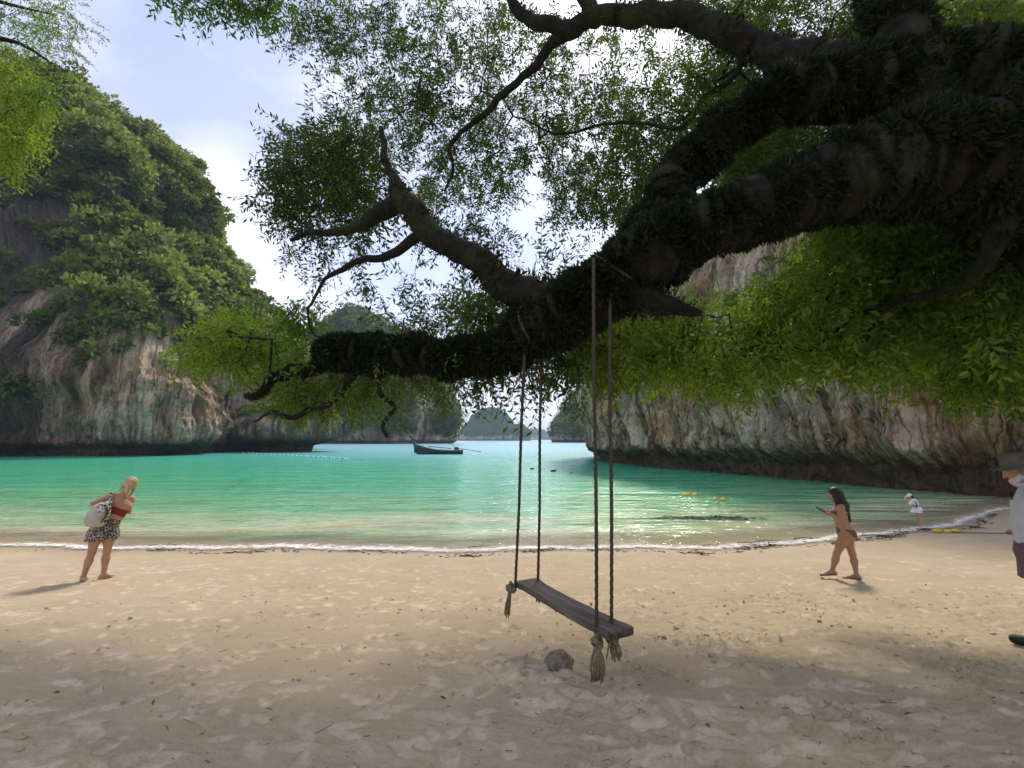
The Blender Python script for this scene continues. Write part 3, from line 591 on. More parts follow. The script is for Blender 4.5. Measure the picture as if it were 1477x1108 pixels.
limb('A2', [(512, 525, 5.0, 10), (500, 556, 4.98, 8), (478, 580, 5.0, 6), (452, 590, 5.05, 5), (420, 604, 5.1, 4), (392, 596, 5.2, 3), (365, 606, 5.3, 2)], 40, 10)
limb('A3', [(545, 528, 4.9, 6), (552, 570, 4.86, 4.2), (570, 592, 4.85, 4), (560, 602, 4.84, 3.6), (554, 618, 4.84, 3), (561, 632, 4.84, 2)], 30, 8)
limb('I', [(1430, 300, 3.5, 34), (1440, 360, 3.5, 16), (1405, 400, 3.7, 10), (1350, 425, 4.0, 7), (1280, 440, 4.4, 5), (1210, 470, 4.8, 3)], 40, 12)

class Crown:
    """grows thin branches from given nodes through attractor points and hangs leaves on them"""
    def __init__(s, starts): s.pos = [p for p in starts]; s.par = [-1] * len(starts); s.tips = []
    def grow(s, A, rg, step=.2, droop=.0):
        A = np.asarray(A); base = np.array(s.pos)
        d0 = np.array([np.min(np.sum((base - a) ** 2, 1)) for a in A]); order = np.argsort(d0)
        cap = len(base) + len(A) * 14; arr = np.empty((cap, 3)); n = len(base); arr[:n] = base
        ids = []
        for i in order:
            a = A[i]; dv = arr[:n] - a; q = np.sqrt((dv ** 2).sum(1)); j = int(np.argmin(q + .25 * np.maximum(0, -dv[:, 2] * 0)))
            L_ = q[j]; k = max(1, int(L_ / step)); p0 = arr[j].copy(); prev = j
            side = rg.normal(size=3) * .10 * L_
            for m in range(1, k + 1):
                f = m / k; p = p0 + (a - p0) * f + side * math.sin(math.pi * f) + (rg.normal(size=3) * .035 if m < k else 0)
                p = p + np.array((0, 0, .10 * L_ * math.sin(math.pi * f)))
                if n >= cap: break
                arr[n] = p; s.pos.append(p); s.par.append(prev); prev = n; n += 1
            ids.append((i, prev))
        return ids
    def wood(s, r0=.0021, ex=.45, rmax=.020):
        n = len(s.pos); cnt = np.zeros(n); par = np.array(s.par); haschild = np.zeros(n, bool); haschild[par[par >= 0]] = True
        cnt[~haschild] = 1
        for i in range(n - 1, -1, -1):
            if par[i] >= 0: cnt[par[i]] += cnt[i]
        P = np.array(s.pos); m = par >= 0; b = P[m]; a = P[par[m]]
        rb = np.minimum(r0 * cnt[m] ** ex, rmax); ra = np.minimum(r0 * np.minimum(cnt[par[m]], cnt[m] * 1.8) ** ex, rmax)
        return sticks(a, b, ra, rb)
def sticks(a, b, ra, rb, ns=4):
    T = b - a; T /= np.linalg.norm(T, axis=1)[:, None] + 1e-9
    ref = np.where(np.abs(T[:, 2:3]) < .9, np.array([[0, 0, 1.0]]), np.array([[1.0, 0, 0]]))
    U = np.cross(T, ref); U /= np.linalg.norm(U, axis=1)[:, None]; W = np.cross(T, U); n = len(a)
    an = np.linspace(0, 2 * np.pi, ns, endpoint=False)
    V = np.empty((n, 2, ns, 3))
    for k in range(ns):
        dirn = U * math.cos(an[k]) + W * math.sin(an[k])
        V[:, 0, k] = a + dirn * ra[:, None]; V[:, 1, k] = b + T * (rb * .5)[:, None] + dirn * rb[:, None]
    base = (np.arange(n) * 2 * ns)[:, None]; F = []
    for k in range(ns):
        k2 = (k + 1) % ns; F.append(base + np.array([[k, k2, ns + k2, ns + k]]))
    return V.reshape(-1, 3), np.concatenate(F, 0)
def sprays(tip, dirn, rg, ntw, tlen, nleaf, leaf, droop, tint, narrow=.30, spread=.8):
    """leafy twigs at each tip; all arrays per tip"""
    n = len(tip); idx = np.repeat(np.arange(n), ntw); m = len(idx)
    d = dirn[idx] * .7 + rg.normal(0, spread, (m, 3)); d[:, 2] -= droop[idx]; d /= np.linalg.norm(d, axis=1)[:, None]
    tl = tlen[idx] * rg.uniform(.6, 1.3, m); a = tip[idx] + rg.normal(0, .05, (m, 3))
    bend = np.stack([rg.normal(0, .2, m), rg.normal(0, .2, m), -.25 - .5 * droop[idx]], 1)
    mid = a + d * (tl * .5)[:, None]; end = a + d * tl[:, None] + bend * (tl * .45)[:, None]
    SV, SF = sticks(np.vstack([a, mid]), np.vstack([mid, end]), np.full(2 * m, .0022), np.full(2 * m, .0014), 3)
    li = np.repeat(np.arange(m), nleaf); k = np.tile(np.arange(nleaf), m); f = (k + .6) / nleaf
    C = a[li] * ((1 - f) ** 2)[:, None] + 2 * (mid[li]) * (f * (1 - f))[:, None] + end[li] * (f ** 2)[:, None]
    Tn = end[li] - a[li]; Tn /= np.linalg.norm(Tn, axis=1)[:, None]
    S = np.cross(Tn, rg.normal(size=(m, 3))[li]); S /= np.linalg.norm(S, axis=1)[:, None] + 1e-9
    A = Tn * .65 + S * np.where(k % 2, 1, -1)[:, None] + rg.normal(0, .28, C.shape); A[:, 2] -= .35 * droop[idx][li]
    ln = leaf[idx][li] * rg.uniform(.65, 1.25, len(li)); up = np.cross(Tn, S) + rg.normal(0, .5, C.shape); up[:, 2] += .3
    V, F = leaf_cards(C, A, up, ln, ln * narrow * rg.uniform(.8, 1.25, len(li)))
    tt = np.clip(tint[idx][li] + rg.normal(0, .13, m)[li] + rg.normal(0, .09, len(li)), 0, 1)
    return V, F, tt, SV, SF

rg = np.random.default_rng(5)
# cx, cy, rx, ry (photo pixels), distance range, count, leaf length, droop, tint
REG = [
 (465, 40, 50, 65, 7, 10, 44, 0.075, 0.3, 0.35), (545, 60, 75, 80, 7, 12, 84, 0.078, 0.3, 0.35), (640, 70, 85, 90, 7, 13, 112, 0.08, 0.3, 0.38), (560, 160, 75, 60, 7, 12, 88, 0.078, 0.3, 0.38),
 (650, 185, 80, 80, 7, 13, 100, 0.08, 0.3, 0.35), (735, 90, 75, 90, 7, 13, 84, 0.08, 0.3, 0.4), (745, 205, 70, 75, 7.5, 13, 88, 0.08, 0.3, 0.36), (690, 270, 60, 36, 8, 13, 37, 0.08, 0.3, 0.36), (600, 260, 50, 36, 8, 13, 40, 0.08, 0.3, 0.36),
 (835, 100, 80, 90, 7, 13, 104, 0.085, 0.3, 0.45), (850, 205, 75, 75, 7, 13, 120, 0.085, 0.3, 0.4), (885, 280, 60, 50, 6.5, 12, 96, 0.085, 0.35, 0.45), (825, 275, 40, 40, 7, 12.5, 37, 0.08, 0.35, 0.4),
 (930, 110, 60, 80, 7, 12, 44, 0.085, 0.3, 0.55), (940, 205, 60, 65, 6, 11, 76, 0.085, 0.3, 0.5), (1010, 130, 70, 70, 6, 11, 95, 0.085, 0.3, 0.55), (1090, 130, 80, 60, 5.5, 9, 110, 0.08, 0.3, 0.5),
 (1060, 5, 110, 50, 6.5, 11, 120, 0.08, 0.3, 0.5), (1170, 25, 90, 55, 5.5, 9, 110, 0.08, 0.3, 0.5), (1240, 80, 80, 55, 4.8, 8, 80, 0.075, 0.3, 0.4),
 (1050, 225, 45, 26, 4.5, 6, 50, 0.07, 0.4, 0.75), (1120, 205, 80, 36, 4.8, 7, 90, 0.07, 0.4, 0.7), (1390, 25, 80, 45, 5, 8, 120, 0.08, 0.3, 0.8), (1450, 35, 50, 55, 4.5, 7, 60, 0.08, 0.3, 0.8),
 (1290, 190, 120, 80, 4.4, 6.2, 130, 0.08, 0.35, 0.25), (1420, 220, 70, 110, 4.3, 6, 100, 0.08, 0.35, 0.2),
 (450, 238, 60, 52, 5.2, 7.5, 84, 0.068, 0.25, 0.5), (505, 245, 60, 58, 5, 7.5, 80, 0.068, 0.25, 0.5), (425, 292, 40, 40, 5.2, 7, 40, 0.066, 0.25, 0.45), (500, 312, 70, 42, 4.9, 6.8, 48, 0.066, 0.25, 0.45), (408, 250, 30, 22, 5.3, 6.8, 14, 0.066, 0.25, 0.4), (488, 188, 30, 22, 5.3, 6.8, 13, 0.066, 0.2, 0.4),
 (455, 365, 45, 36, 5, 6.5, 16, 0.058, 0.3, 0.4), (540, 400, 70, 36, 4.8, 6.5, 10, 0.058, 0.3, 0.4), (640, 410, 60, 36, 4.6, 6.5, 16, 0.058, 0.35, 0.5), (705, 450, 50, 28, 4.5, 5.8, 60, 0.06, 0.35, 0.8), (600, 465, 60, 14, 4.8, 5.8, 16, 0.058, 0.4, 0.6), (700, 350, 25, 20, 4.6, 6.5, 8, 0.058, 0.3, 0.45), (660, 312, 60, 28, 4.6, 7, 24, 0.06, 0.3, 0.4),
 (800, 388, 26, 26, 4.3, 5.4, 14, 0.058, 0.3, 0.5),
 (700, 540, 40, 20, 4.4, 5, 14, 0.062, 0.6, 0.6), (785, 522, 46, 32, 4.3, 5.4, 36, 0.062, 0.5, 0.6), (825, 485, 26, 36, 4.2, 5.2, 26, 0.062, 0.5, 0.6), (560, 538, 70, 16, 4.7, 5.4, 24, 0.062, 0.7, 0.8), (470, 540, 50, 26, 5, 5.9, 30, 0.062, 0.6, 0.8), (640, 536, 40, 10, 4.6, 5.2, 7, 0.062, 0.7, 0.7),
]
HANG = [
 (350, 488, 62, 32, 5.4, 7.5, 120, 0.07, 0.4, 0.65), (300, 512, 40, 18, 5.6, 7.5, 36, 0.07, 0.4, 0.65), (400, 520, 50, 34, 5.2, 7, 75, 0.07, 0.5, 0.6), (430, 470, 30, 34, 5.3, 6.8, 28, 0.066, 0.4, 0.5), (420, 572, 50, 12, 5.1, 6, 26, 0.066, 0.5, 0.5), (505, 570, 40, 14, 4.9, 5.6, 14, 0.066, 0.6, 0.6),
 (895, 500, 45, 40, 4.4, 6.2, 47, 0.092, 0.5, 0.75), (960, 500, 70, 48, 4.4, 7, 86, 0.092, 0.5, 0.8), (1045, 488, 85, 48, 4.6, 7.5, 86, 0.092, 0.5, 0.75), (1035, 525, 60, 26, 4.8, 7, 27, 0.092, 0.6, 0.65), (1165, 445, 75, 58, 4.6, 7.5, 86, 0.092, 0.5, 0.7),
 (1120, 495, 80, 40, 4.8, 7.5, 55, 0.092, 0.6, 0.65), (1230, 385, 85, 100, 4.4, 7.5, 170, 0.092, 0.5, 0.6), (1220, 485, 80, 40, 4.6, 7, 66, 0.092, 0.6, 0.75), (1330, 385, 85, 100, 4.2, 7, 160, 0.092, 0.5, 0.5), (1330, 490, 90, 50, 4.2, 6.8, 82, 0.095, 0.6, 0.7),
 (1430, 415, 70, 100, 4, 6.5, 101, 0.095, 0.5, 0.45), (1415, 510, 80, 40, 4, 6.5, 66, 0.095, 0.6, 0.75), (1390, 548, 75, 16, 4.2, 6, 17, 0.095, 0.6, 0.55), (1330, 335, 110, 45, 4.4, 7, 90, 0.09, 0.5, 0.4), (1470, 320, 60, 80, 4, 6, 80, 0.095, 0.5, 0.3),
 (320, -6, 80, 20, 5, 6, 34, 0.085, 0.4, 0.2), (390, 8, 40, 24, 5.2, 6.2, 20, 0.08, 0.4, 0.2), (560, -60, 160, 40, 5.5, 8, 60, 0.08, 0.3, 0.3),
]
def sample_regions(REG, rg):
    A, inf = [], []
    for cx, cy, rx, ry, d0, d1, n, leaf, dr, tint in REG:
        got = 0
        while got < int(n):
            r = math.sqrt(rg.random()) * (1 + .18 * rg.normal()); a = rg.random() * 6.283
            q = at(cx + rx * r * math.cos(a), cy + ry * r * math.sin(a), d0 + (d1 - d0) * rg.random())
            cl = float(pnoise(q[None] * 1.15)[0])
            if rg.random() > np.clip(.5 + 2.4 * cl, .03, 1): continue
            got += 1; A.append(q); inf.append((leaf, dr, tint + .25 * cl + rg.normal(0, .08)))
    return np.array(A), np.array(inf)
starts = []
for k, (P, r) in LIMBS.items():
    if k == 'trunk': continue
    s = max(1, int(len(P) / 60)); starts += [p for p in P[::s]]
crown = Crown(starts)
A1, I1 = sample_regions(REG, rg); A2, I2 = sample_regions(HANG, rg)
over = np.stack([rg.uniform(-3.5, 9, 420), rg.uniform(.5, 8, 420), np.zeros(420)], 1); over[:, 2] = 3.6 + 1.12 * over[:, 1] + rg.uniform(0, 2.2, 420); over = over[over[:, 2] < 11]  # unseen crown foliage above the view, added to shade the near sand
A = np.vstack([A1, A2, over]); I = np.vstack([I1, I2, np.tile((.08, .3, .4), (len(over), 1))])
ids = crown.grow(A, rg)
P = np.array(crown.pos); par = np.array(crown.par)
ti = np.array([q for _, q in ids]); src = np.array([i for i, _ in ids]); dn = P[ti] - P[np.maximum(par[ti], 0)]; dn /= np.linalg.norm(dn, axis=1)[:, None] + 1e-9
isH = (src >= len(A1)) & (src < len(A1) + len(A2))
WV, WF = crown.wood()
woods = [(WV, WF)]
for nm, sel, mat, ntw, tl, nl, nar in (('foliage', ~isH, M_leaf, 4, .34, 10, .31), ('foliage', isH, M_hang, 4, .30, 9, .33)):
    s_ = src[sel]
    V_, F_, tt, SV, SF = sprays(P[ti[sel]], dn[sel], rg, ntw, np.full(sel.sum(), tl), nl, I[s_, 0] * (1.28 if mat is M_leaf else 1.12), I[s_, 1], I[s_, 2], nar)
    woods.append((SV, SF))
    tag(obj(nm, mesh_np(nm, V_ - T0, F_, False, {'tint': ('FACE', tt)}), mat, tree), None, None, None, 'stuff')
V_, F_ = merge(woods); tag(obj('twigs', mesh_np('twigs', V_ - T0, F_), M_bark, tree), None, None, None, 'stuff')

# ferns, creepers and moss that roughen the outline of the big limbs
C_, A_, N_, L_ = [], [], [], []
for k, dens, ln in (('A', 3600, .052), ('D', 3600, .050), ('B', 300, .05), ('C', 160, .05), ('E', 2600, .05), ('G', 2600, .05), ('trunk', 2600, .055), ('H', 500, .06), ('B3', 160, .05), ('I', 200, .08)):
    Pl, rl = LIMBS[k]; seg = np.linalg.norm(np.diff(Pl, axis=0), axis=1); tot = seg.sum(); n = int(tot * dens * (3 if k in 'AD' else 2))
    i = rg.choice(len(seg), n, p=seg / tot); f = rg.random(n)[:, None]
    c0 = Pl[i] * (1 - f) + Pl[i + 1] * f; r_ = rl[i]
    T_ = Pl[i + 1] - Pl[i]; T_ /= np.linalg.norm(T_, axis=1)[:, None]; d = rg.normal(size=(n, 3)); d -= T_ * (d * T_).sum(1)[:, None]; d /= np.linalg.norm(d, axis=1)[:, None]
    clump = smooth(-.4, .4, pnoise((c0 + d * r_[:, None]) * 3.1)); ok = rg.random(n) < (.82 + .18 * clump if k in 'ADEG' or k == 'trunk' else .35 + .65 * clump)
    ax = d * .9 + rg.normal(0, .5, d.shape); ax[:, 2] -= .45 * (d[:, 2] < .2)
    bp = c0 + d * r_[:, None]; bul = 1 + .09 * fbm(bp * 2.6, 3) + .063 * fbm(bp * 7 + 5, 2); thin_ = np.clip(r_ / .13, .3, 1); ok &= rg.random(n) < thin_ ** .5
    C_.append((c0 + d * (r_ * bul * .985)[:, None])[ok]); A_.append(ax[ok]); N_.append((np.cross(T_, d) + rg.normal(0, .6, d.shape))[ok]); L_.append((ln * rg.uniform(.5, 1.7, n) * (.6 + .7 * clump) * thin_)[ok])
C_, A_, N_, L_ = map(np.concatenate, (C_, A_, N_, L_))
V_, F_ = leaf_cards(C_, A_, N_, L_, L_ * rg.uniform(.16, .4, len(L_)))
tag(obj('creepers', mesh_np('creepers', V_ - T0, F_, False, {'tint': ('FACE', np.clip(rg.beta(1.6, 3.2, len(L_)), 0, 1))}), M_moss, tree), None, None, None, 'stuff')
print('LEAVES', len(C_), len(A))

# a second tree whose branches come in at the upper left
tree2 = empty('leafy_tree', (-9.6, 5.2, float(base_z(-9.6, 5.2)) - .05))
tag(tree2, 'light green tree reaching in from the upper left corner', 'tree')
T1 = np.array(tree2.location)
def limb2(rows, n, ns=10, name='limb'):
    W = catmull(rows, n); V, F = tube(W[:, :3], W[:, 3], ns); obj(name, mesh_mixed(name, V - T1, F), M_bark, tree2); return W[:, :3]
s2 = []
limb2([(-9.6, 5.2, float(T1[2]), .34), (-9.5, 5.3, 2.5, .26), (-9.2, 5.5, 5.0, .2), (-8.8, 5.8, 7.2, .13)], 30, 14, 'trunk')
pa, pb, pc = at(-60, 60, 6.4), at(40, 70, 6.6), at(-40, 190, 6.2)
s2 += list(limb2([(-9.2, 5.5, 5.0, .11), (*at(-140, 130, 6.2), .07), (*at(-60, 60, 6.4), .05), (*at(20, 60, 6.6), .03), (*at(80, 95, 6.8), .012)], 30))
s2 += list(limb2([(-9.35, 5.4, 4.0, .10), (*at(-130, 230, 6.0), .06), (*at(-40, 170, 6.2), .04), (*at(40, 150, 6.3), .02)], 30))
s2 += list(limb2([(-8.8, 5.8, 7.2, .09), (*at(-100, -30, 6.6), .05), (*at(-10, 0, 6.8), .03), (*at(70, 20, 7), .012)], 30))
crown2 = Crown(s2)
REG2 = [(15, 130, 48, 44, 5.8, 7.2, 75, .07, .5, .85), (22, 180, 36, 34, 5.8, 7, 48, .07, .6, .95), (62, 125, 22, 34, 5.8, 7, 14, .065, .5, .8), (40, 40, 55, 42, 6, 8, 34, .06, .4, .6), (95, 38, 32, 36, 6, 8, 20, .06, .4, .5), (-60, 80, 60, 120, 5.8, 8, 90, .07, .4, .6), (15, 225, 18, 16, 5.8, 6.6, 12, .07, .6, .8)]
A3, I3 = sample_regions(REG2, rg); ids = crown2.grow(A3, rg); P = np.array(crown2.pos); par = np.array(crown2.par)
ti = np.array([q for _, q in ids]); src = np.array([i for i, _ in ids]); dn = P[ti] - P[np.maximum(par[ti], 0)]; dn /= np.linalg.norm(dn, axis=1)[:, None] + 1e-9
V_, F_, tt, SV, SF = sprays(P[ti], dn, rg, 4, np.full(len(ti), .3), 12, I3[src, 0], I3[src, 1], I3[src, 2], .3)
tag(obj('foliage', mesh_np('foliage', V_ - T1, F_, False, {'tint': ('FACE', tt)}), M_hang, tree2), None, None, None, 'stuff')
V_, F_ = merge([crown2.wood(), (SV, SF)]); tag(obj('twigs', mesh_np('twigs', V_ - T1, F_), M_bark, tree2), None, None, None, 'stuff')
# ---------------------------------------------------------------- placing on the ground
def ground_at(px, py):
    lo, hi = 1.5, 60.0
    for _ in range(50):
        m = .5 * (lo + hi); p = at(px, py, m)
        if p[2] > max(float(base_z(p[0], p[1])), -.0): lo = m
        else: hi = m
    p = at(px, py, lo); return np.array((p[0], p[1], ground_z(p[0], p[1])))

# ---------------------------------------------------------------- swing
M_wood = simple_mat('weathered_board', (.035, .027, .020), (.20, .16, .12), 14, .75, .6, .25, (1, .09, 1))
t = NT('rope_fibre'); n = t.noise(t.objc(), 60, 4, .6); n2 = t.noise(t.objc(), 3, 3)
t.bsdf(t.mix(t.maprange(n2, .35, .65, 0, 1), t.ramp(n, [(.3, (.035, .028, .020)), (.7, (.10, .08, .055))]), t.ramp(n, [(.3, (.04, .034, .024)), (.7, (.105, .088, .06))])), .95, t.bump(n, .6, .004), .1); M_rope = t.m
t = NT('frayed_rope'); n = t.noise(t.objc(), 40, 4, .6); t.bsdf(t.ramp(n, [(.3, (.13, .095, .05)), (.7, (.30, .235, .14))]), .95, t.bump(n, .6, .004), .1); M_fray = t.m
def rope_mesh(path, r=.012, ns=9, step=.016, twist=95.0, origin=(0, 0, 0)):
    P = np.asarray(path, float); L_ = np.sum(np.linalg.norm(np.diff(P, axis=0), axis=1)); n = max(6, int(L_ / step)); P = catmull(P, n)
    V, F = tube(P, 1.0, ns); ring = V[:n * ns].reshape(n, ns, 3) - P[:, None]
    s = np.concatenate([[0], np.cumsum(np.linalg.norm(np.diff(P, axis=0), axis=1))])
    a = np.linspace(0, 2 * np.pi, ns, endpoint=False)[None] + s[:, None] * twist
    V[:n * ns] = (P[:, None] + ring * (r * (1 + .20 * np.cos(3 * a)))[:, :, None]).reshape(-1, 3)
    return V - np.asarray(origin), F
SEAT_Z = 1.13
def at_z(px, py, z):
    lo, hi = .5, 200.
    for _ in range(60):
        m = .5 * (lo + hi)
        if at(px, py, m)[2] > z: lo = m
        else: hi = m
    return at(px, py, lo)
eF, eR = at_z(893, 906, SEAT_Z), at_z(760, 836, SEAT_Z)
axis_ = eF - eR; blen = np.linalg.norm(axis_); axu = axis_ / blen; side_ = np.array((axu[1], -axu[0], 0)); side_ = side_ if side_[0] > 0 else -side_
mid_ = .5 * (eF + eR)
swing = empty('rope_swing', (mid_[0], mid_[1], ground_z(mid_[0], mid_[1])))
tag(swing, 'wooden plank swing hanging on four ropes from the mossy limb', 'swing')
S0 = np.array(swing.location)
# board: slightly worn, irregular plank
nu_, nw = 44, 9
uu = np.linspace(-.5, .5, nu_) * (blen + .04); prof_w = .112 * np.ones(nu_)
Vb = []
ringn = 28
for i, u in enumerate(uu):
    c = mid_ + axu * u + np.array((0, 0, -.012 * math.cos(u * 2.2)))
    w = .108 + .006 * math.sin(u * 5) + (.012 if abs(u) > blen * .42 else 0); th = .030
    for k in range(ringn):
        a = 2 * math.pi * (k + .5) / ringn; cx, cz = math.cos(a), math.sin(a)
        e = .22; sx_ = math.copysign(abs(cx) ** e, cx); sz_ = math.copysign(abs(cz) ** e, cz)
        endk = 1 - .04 * (max(0, abs(u) / (blen / 2) - .93) / .1)
        p = c + side_ * (sx_ * w * endk) + np.array((0, 0, sz_ * th - th))
        p = p + np.array((0, 0, -.010 * (1 - (sx_ ** 2)) * (sz_ > 0) * math.cos(u * 2.0)))
        Vb.append(p)
Vb = np.array(Vb); Vb += .0025 * np.stack([pnoise(Vb * 22 + k * 5) for k in range(3)], 1) + .004 * pnoise(Vb * np.array((9, 9, 4)))[:, None] * np.array((0, 0, 1))
i, j = np.meshgrid(np.arange(nu_ - 1), np.arange(ringn), indexing='ij'); i = i.ravel(); j = j.ravel(); j2 = (j + 1) % ringn
Fb = np.stack([i * ringn + j, i * ringn + j2, (i + 1) * ringn + j2, (i + 1) * ringn + j], 1)
c0 = len(Vb); Vb = np.vstack([Vb, Vb[:ringn].mean(0), Vb[-ringn:].mean(0)]); j = np.arange(ringn); j2 = (j + 1) % ringn
Fb = np.vstack([Fb, np.stack([j2, j, 0 * j + c0, 0 * j + c0], 1), np.stack([(nu_ - 1) * ringn + j, (nu_ - 1) * ringn + j2, 0 * j + c0 + 1, 0 * j + c0 + 1], 1)])
bm_ = mesh_mixed('seat_board', (Vb - mid_) @ np.stack([side_, axu, (0, 0, 1)], 1), Fb, True)
bo = obj('seat_board', bm_, M_wood, swing, mid_ - S0); bo.rotation_euler = (0, 0, math.atan2(-axu[0], axu[1]))
bo_mod = None
def around_limb(key, p, r_add, frac0=0.25):
    Pl, rl = LIMBS[key]; k = int(np.argmin(((Pl - p) ** 2).sum(1))); return Pl[k], rl[k], Pl[min(k + 1, len(Pl) - 1)] - Pl[max(k - 1, 0)]
def hang(pb, pt_px, d_top, loop, drop):
    """rope from the seat hole up to the limb, with a loop round the limb and a tail below the seat"""
    top = at(*pt_px, d_top); a = np.array(pb) + np.array((0, 0, -drop))
    path = [a, np.array(pb), np.array(pb) + (top - pb) * .33 + np.array((.004, 0, 0)), np.array(pb) + (top - pb) * .66 - np.array((.004, 0, 0)), top]
    parts = [rope_mesh(path, .0125, origin=S0)]
    if loop:
        c, r, T_ = around_limb('A', top, 0); T_ = T_ / np.linalg.norm(T_)
        r *= 1.0
        u = top - c; u -= T_ * np.dot(u, T_); u /= np.linalg.norm(u); w_ = np.cross(T_, u)
        for q in range(1):
            ring = [c + T_ * (.03 * q - .015) + r * (u * math.cos(b) + w_ * math.sin(b)) for b in np.linspace(0, 2 * math.pi, 26)]
            parts.append(rope_mesh(ring, .0125, origin=S0))
    V, F = merge(parts); obj('rope', mesh_mixed('rope', V, F), M_rope, swing)
FL, FR_, RL, RR = at_z(860.5, 901, SEAT_Z), at_z(882, 897, SEAT_Z), at_z(743.5, 839, SEAT_Z), at_z(776, 837, SEAT_Z)
hang(FL, (856, 372), 3.52, True, .09); hang(FR_, (880, 425), 3.72, False, .09); hang(RL, (758, 482), 4.02, True, .08); hang(RR, (781, 515), 4.3, False, .08)
def tassel(top, strands, length, flare, rg, lean=(0, 0), thick=.006, knot=.032, mat=None, pinch=None):
    parts = []
    for k in range(strands):
        a = rg.random() * 6.283; q = math.sqrt(rg.random()) * flare; l = length * rg.uniform(.8, 1.05)
        e = top + np.array((lean[0] + q * math.cos(a), lean[1] + q * math.sin(a), -l)); m1 = top + np.array((lean[0] * .25 + .35 * q * math.cos(a), lean[1] * .25 + .35 * q * math.sin(a), -l * .3)); m2 = top + np.array((lean[0] * .7 + .95 * q * math.cos(a + .3), lean[1] * .7 + .95 * q * math.sin(a + .3), -l * .72))
        pth = catmull([top + np.array((rg.normal(0, .006), rg.normal(0, .006), .02)), m1, m2, e], 12); pth[1:] += rg.normal(0, .0025, (11, 3))
        parts.append(tube(pth, np.linspace(thick, thick * .55, 12), 5))
    kk = np.array([top + np.array((knot * math.cos(b) * (1 - .2 * math.sin(b * 3)), knot * math.sin(b), -.03 + .018 * math.sin(2 * b))) for b in np.linspace(0, 6.283, 16)])
    parts.append(tube(catmull(kk, 24), .014, 7))
    kk2 = kk * 1.0; kk2[:, 2] -= .022; parts.append(tube(catmull(kk2, 24), .013, 7))
    V, F = merge(parts); o = obj('tassel', mesh_mixed('tassel', V - S0, F), mat or M_fray, swing); return o
rgs = np.random.default_rng(3); dz = np.array((0, 0, -.065))
gl = lambda p: p[2] - ground_z(p[0], p[1])
tassel(FL + dz + np.array((0, 0, -.01)), 120, min(.29, gl(FL) - .05), .05, rgs, (0, 0), .0085, .03)
tassel(FR_ + dz + np.array((0, 0, -.01)), 14, min(.20, gl(FR_) - .08), .06, rgs, (.02, .02), .008)
tassel(RL + dz + np.array((-.045, -.01, .05)), 12, .30, .03, rgs, (-.03, 0), .009)
tassel(RR + dz, 16, .13, .03, rgs, (0, -.02), .008)

# stone under the swing
g = ground_at(806, 962); rs = np.random.default_rng(9)
import bmesh
def blob(name, mat, loc, size, seed, rough=.22, sub=4, point=0.0, flat=0):
    bm = bmesh.new(); bmesh.ops.create_icosphere(bm, subdivisions=sub, radius=1); V = np.array([v.co[:] for v in bm.verts])
    k = 1 + rough * fbm(V * 1.3 + seed, 3) + rough * .35 * fbm(V * 4 + seed, 2)
    V = V * k[:, None]; V[:, 2] += point * np.maximum(0, 1 - np.hypot(V[:, 0], V[:, 1]) * 1.4) * (V[:, 2] > 0); V *= np.array(size)
    for v, p in zip(bm.verts, V): v.co = p
    for f in bm.faces: f.smooth = True
    me = bpy.data.meshes.new(name); bm.to_mesh(me); bm.free(); return obj(name, me, mat, None, loc)
M_stone = simple_mat('sandy_stone', (.10, .083, .062), (.32, .26, .185), 22, .95, .9, .1)
tag(blob('stone', M_stone, (g[0], g[1], g[2] + .015), (.125, .11, .085), 4.0, .3, 4, .55), 'dark pointed stone half buried in the sand beneath the swing', 'stone')

# ---------------------------------------------------------------- long-tail boat
g = at_z(634, 655.5, 0.0)
boat = empty('longtail_boat', (g[0], g[1], 0.0), R(4)); tag(boat, 'dark wooden longtail boat with a tall prow moored before the green headland', 'boat')
t = NT('boat_hull'); n = t.noise(t.objc((.4, 1, 3)), 2.5, 5); sp = t.n('SeparateXYZ'); tc = t.n('TexCoord'); t.l(tc.outputs['Object'], sp.inputs[0])
c = t.ramp(n, [(.3, (.025, .032, .036)), (.7, (.06, .072, .078))]); t.bsdf(c, .5, t.bump(n, .3, .02), .3); M_hull = t.m
M_trim = simple_mat('boat_trim', (.30, .33, .33), (.5, .52, .5), 4, .6); M_dark = simple_mat('engine_metal', (.03, .03, .032), (.07, .07, .075), 8, .5, .1); M_plank = simple_mat('boat_deck', (.10, .085, .065), (.2, .17, .13), 5, .7)
bl = 7.6; nsn, nr = 40, 15; V = []
for i in range(nsn):
    s = i / (nsn - 1); xx = -bl / 2 + bl * s + (-.35 * max(0, .12 - s) / .12)
    wid = .95 * (1 - (1 - min(1, s / .55)) ** 2.2) ** .8 if s < .55 else .95 * (1 - .28 * ((s - .55) / .45) ** 2)
    wid = max(wid, .03); sheer = .62 + 1.15 * (1 - s) ** 3.2 + .10 * s ** 3; keel = -.25 + .55 * max(0, .14 - s) / .14 + .1 * max(0, s - .8) / .2
    for k in range(nr):
        a = -1 + 2 * k / (nr - 1); zz = keel + (sheer - keel) * abs(a) ** 1.6; V.append((xx, wid * math.copysign(abs(a) ** .62, a), zz))
V = np.array(V); F = grid_faces(nsn, nr)
inn = V.copy(); inn[:, 1] *= .93; inn[:, 2] += .05 * (1 - np.tile(np.abs(np.linspace(-1, 1, nr)), nsn)); 
Vh = np.vstack([V, inn]); Fh = [F, F[:, ::-1] + len(V)]
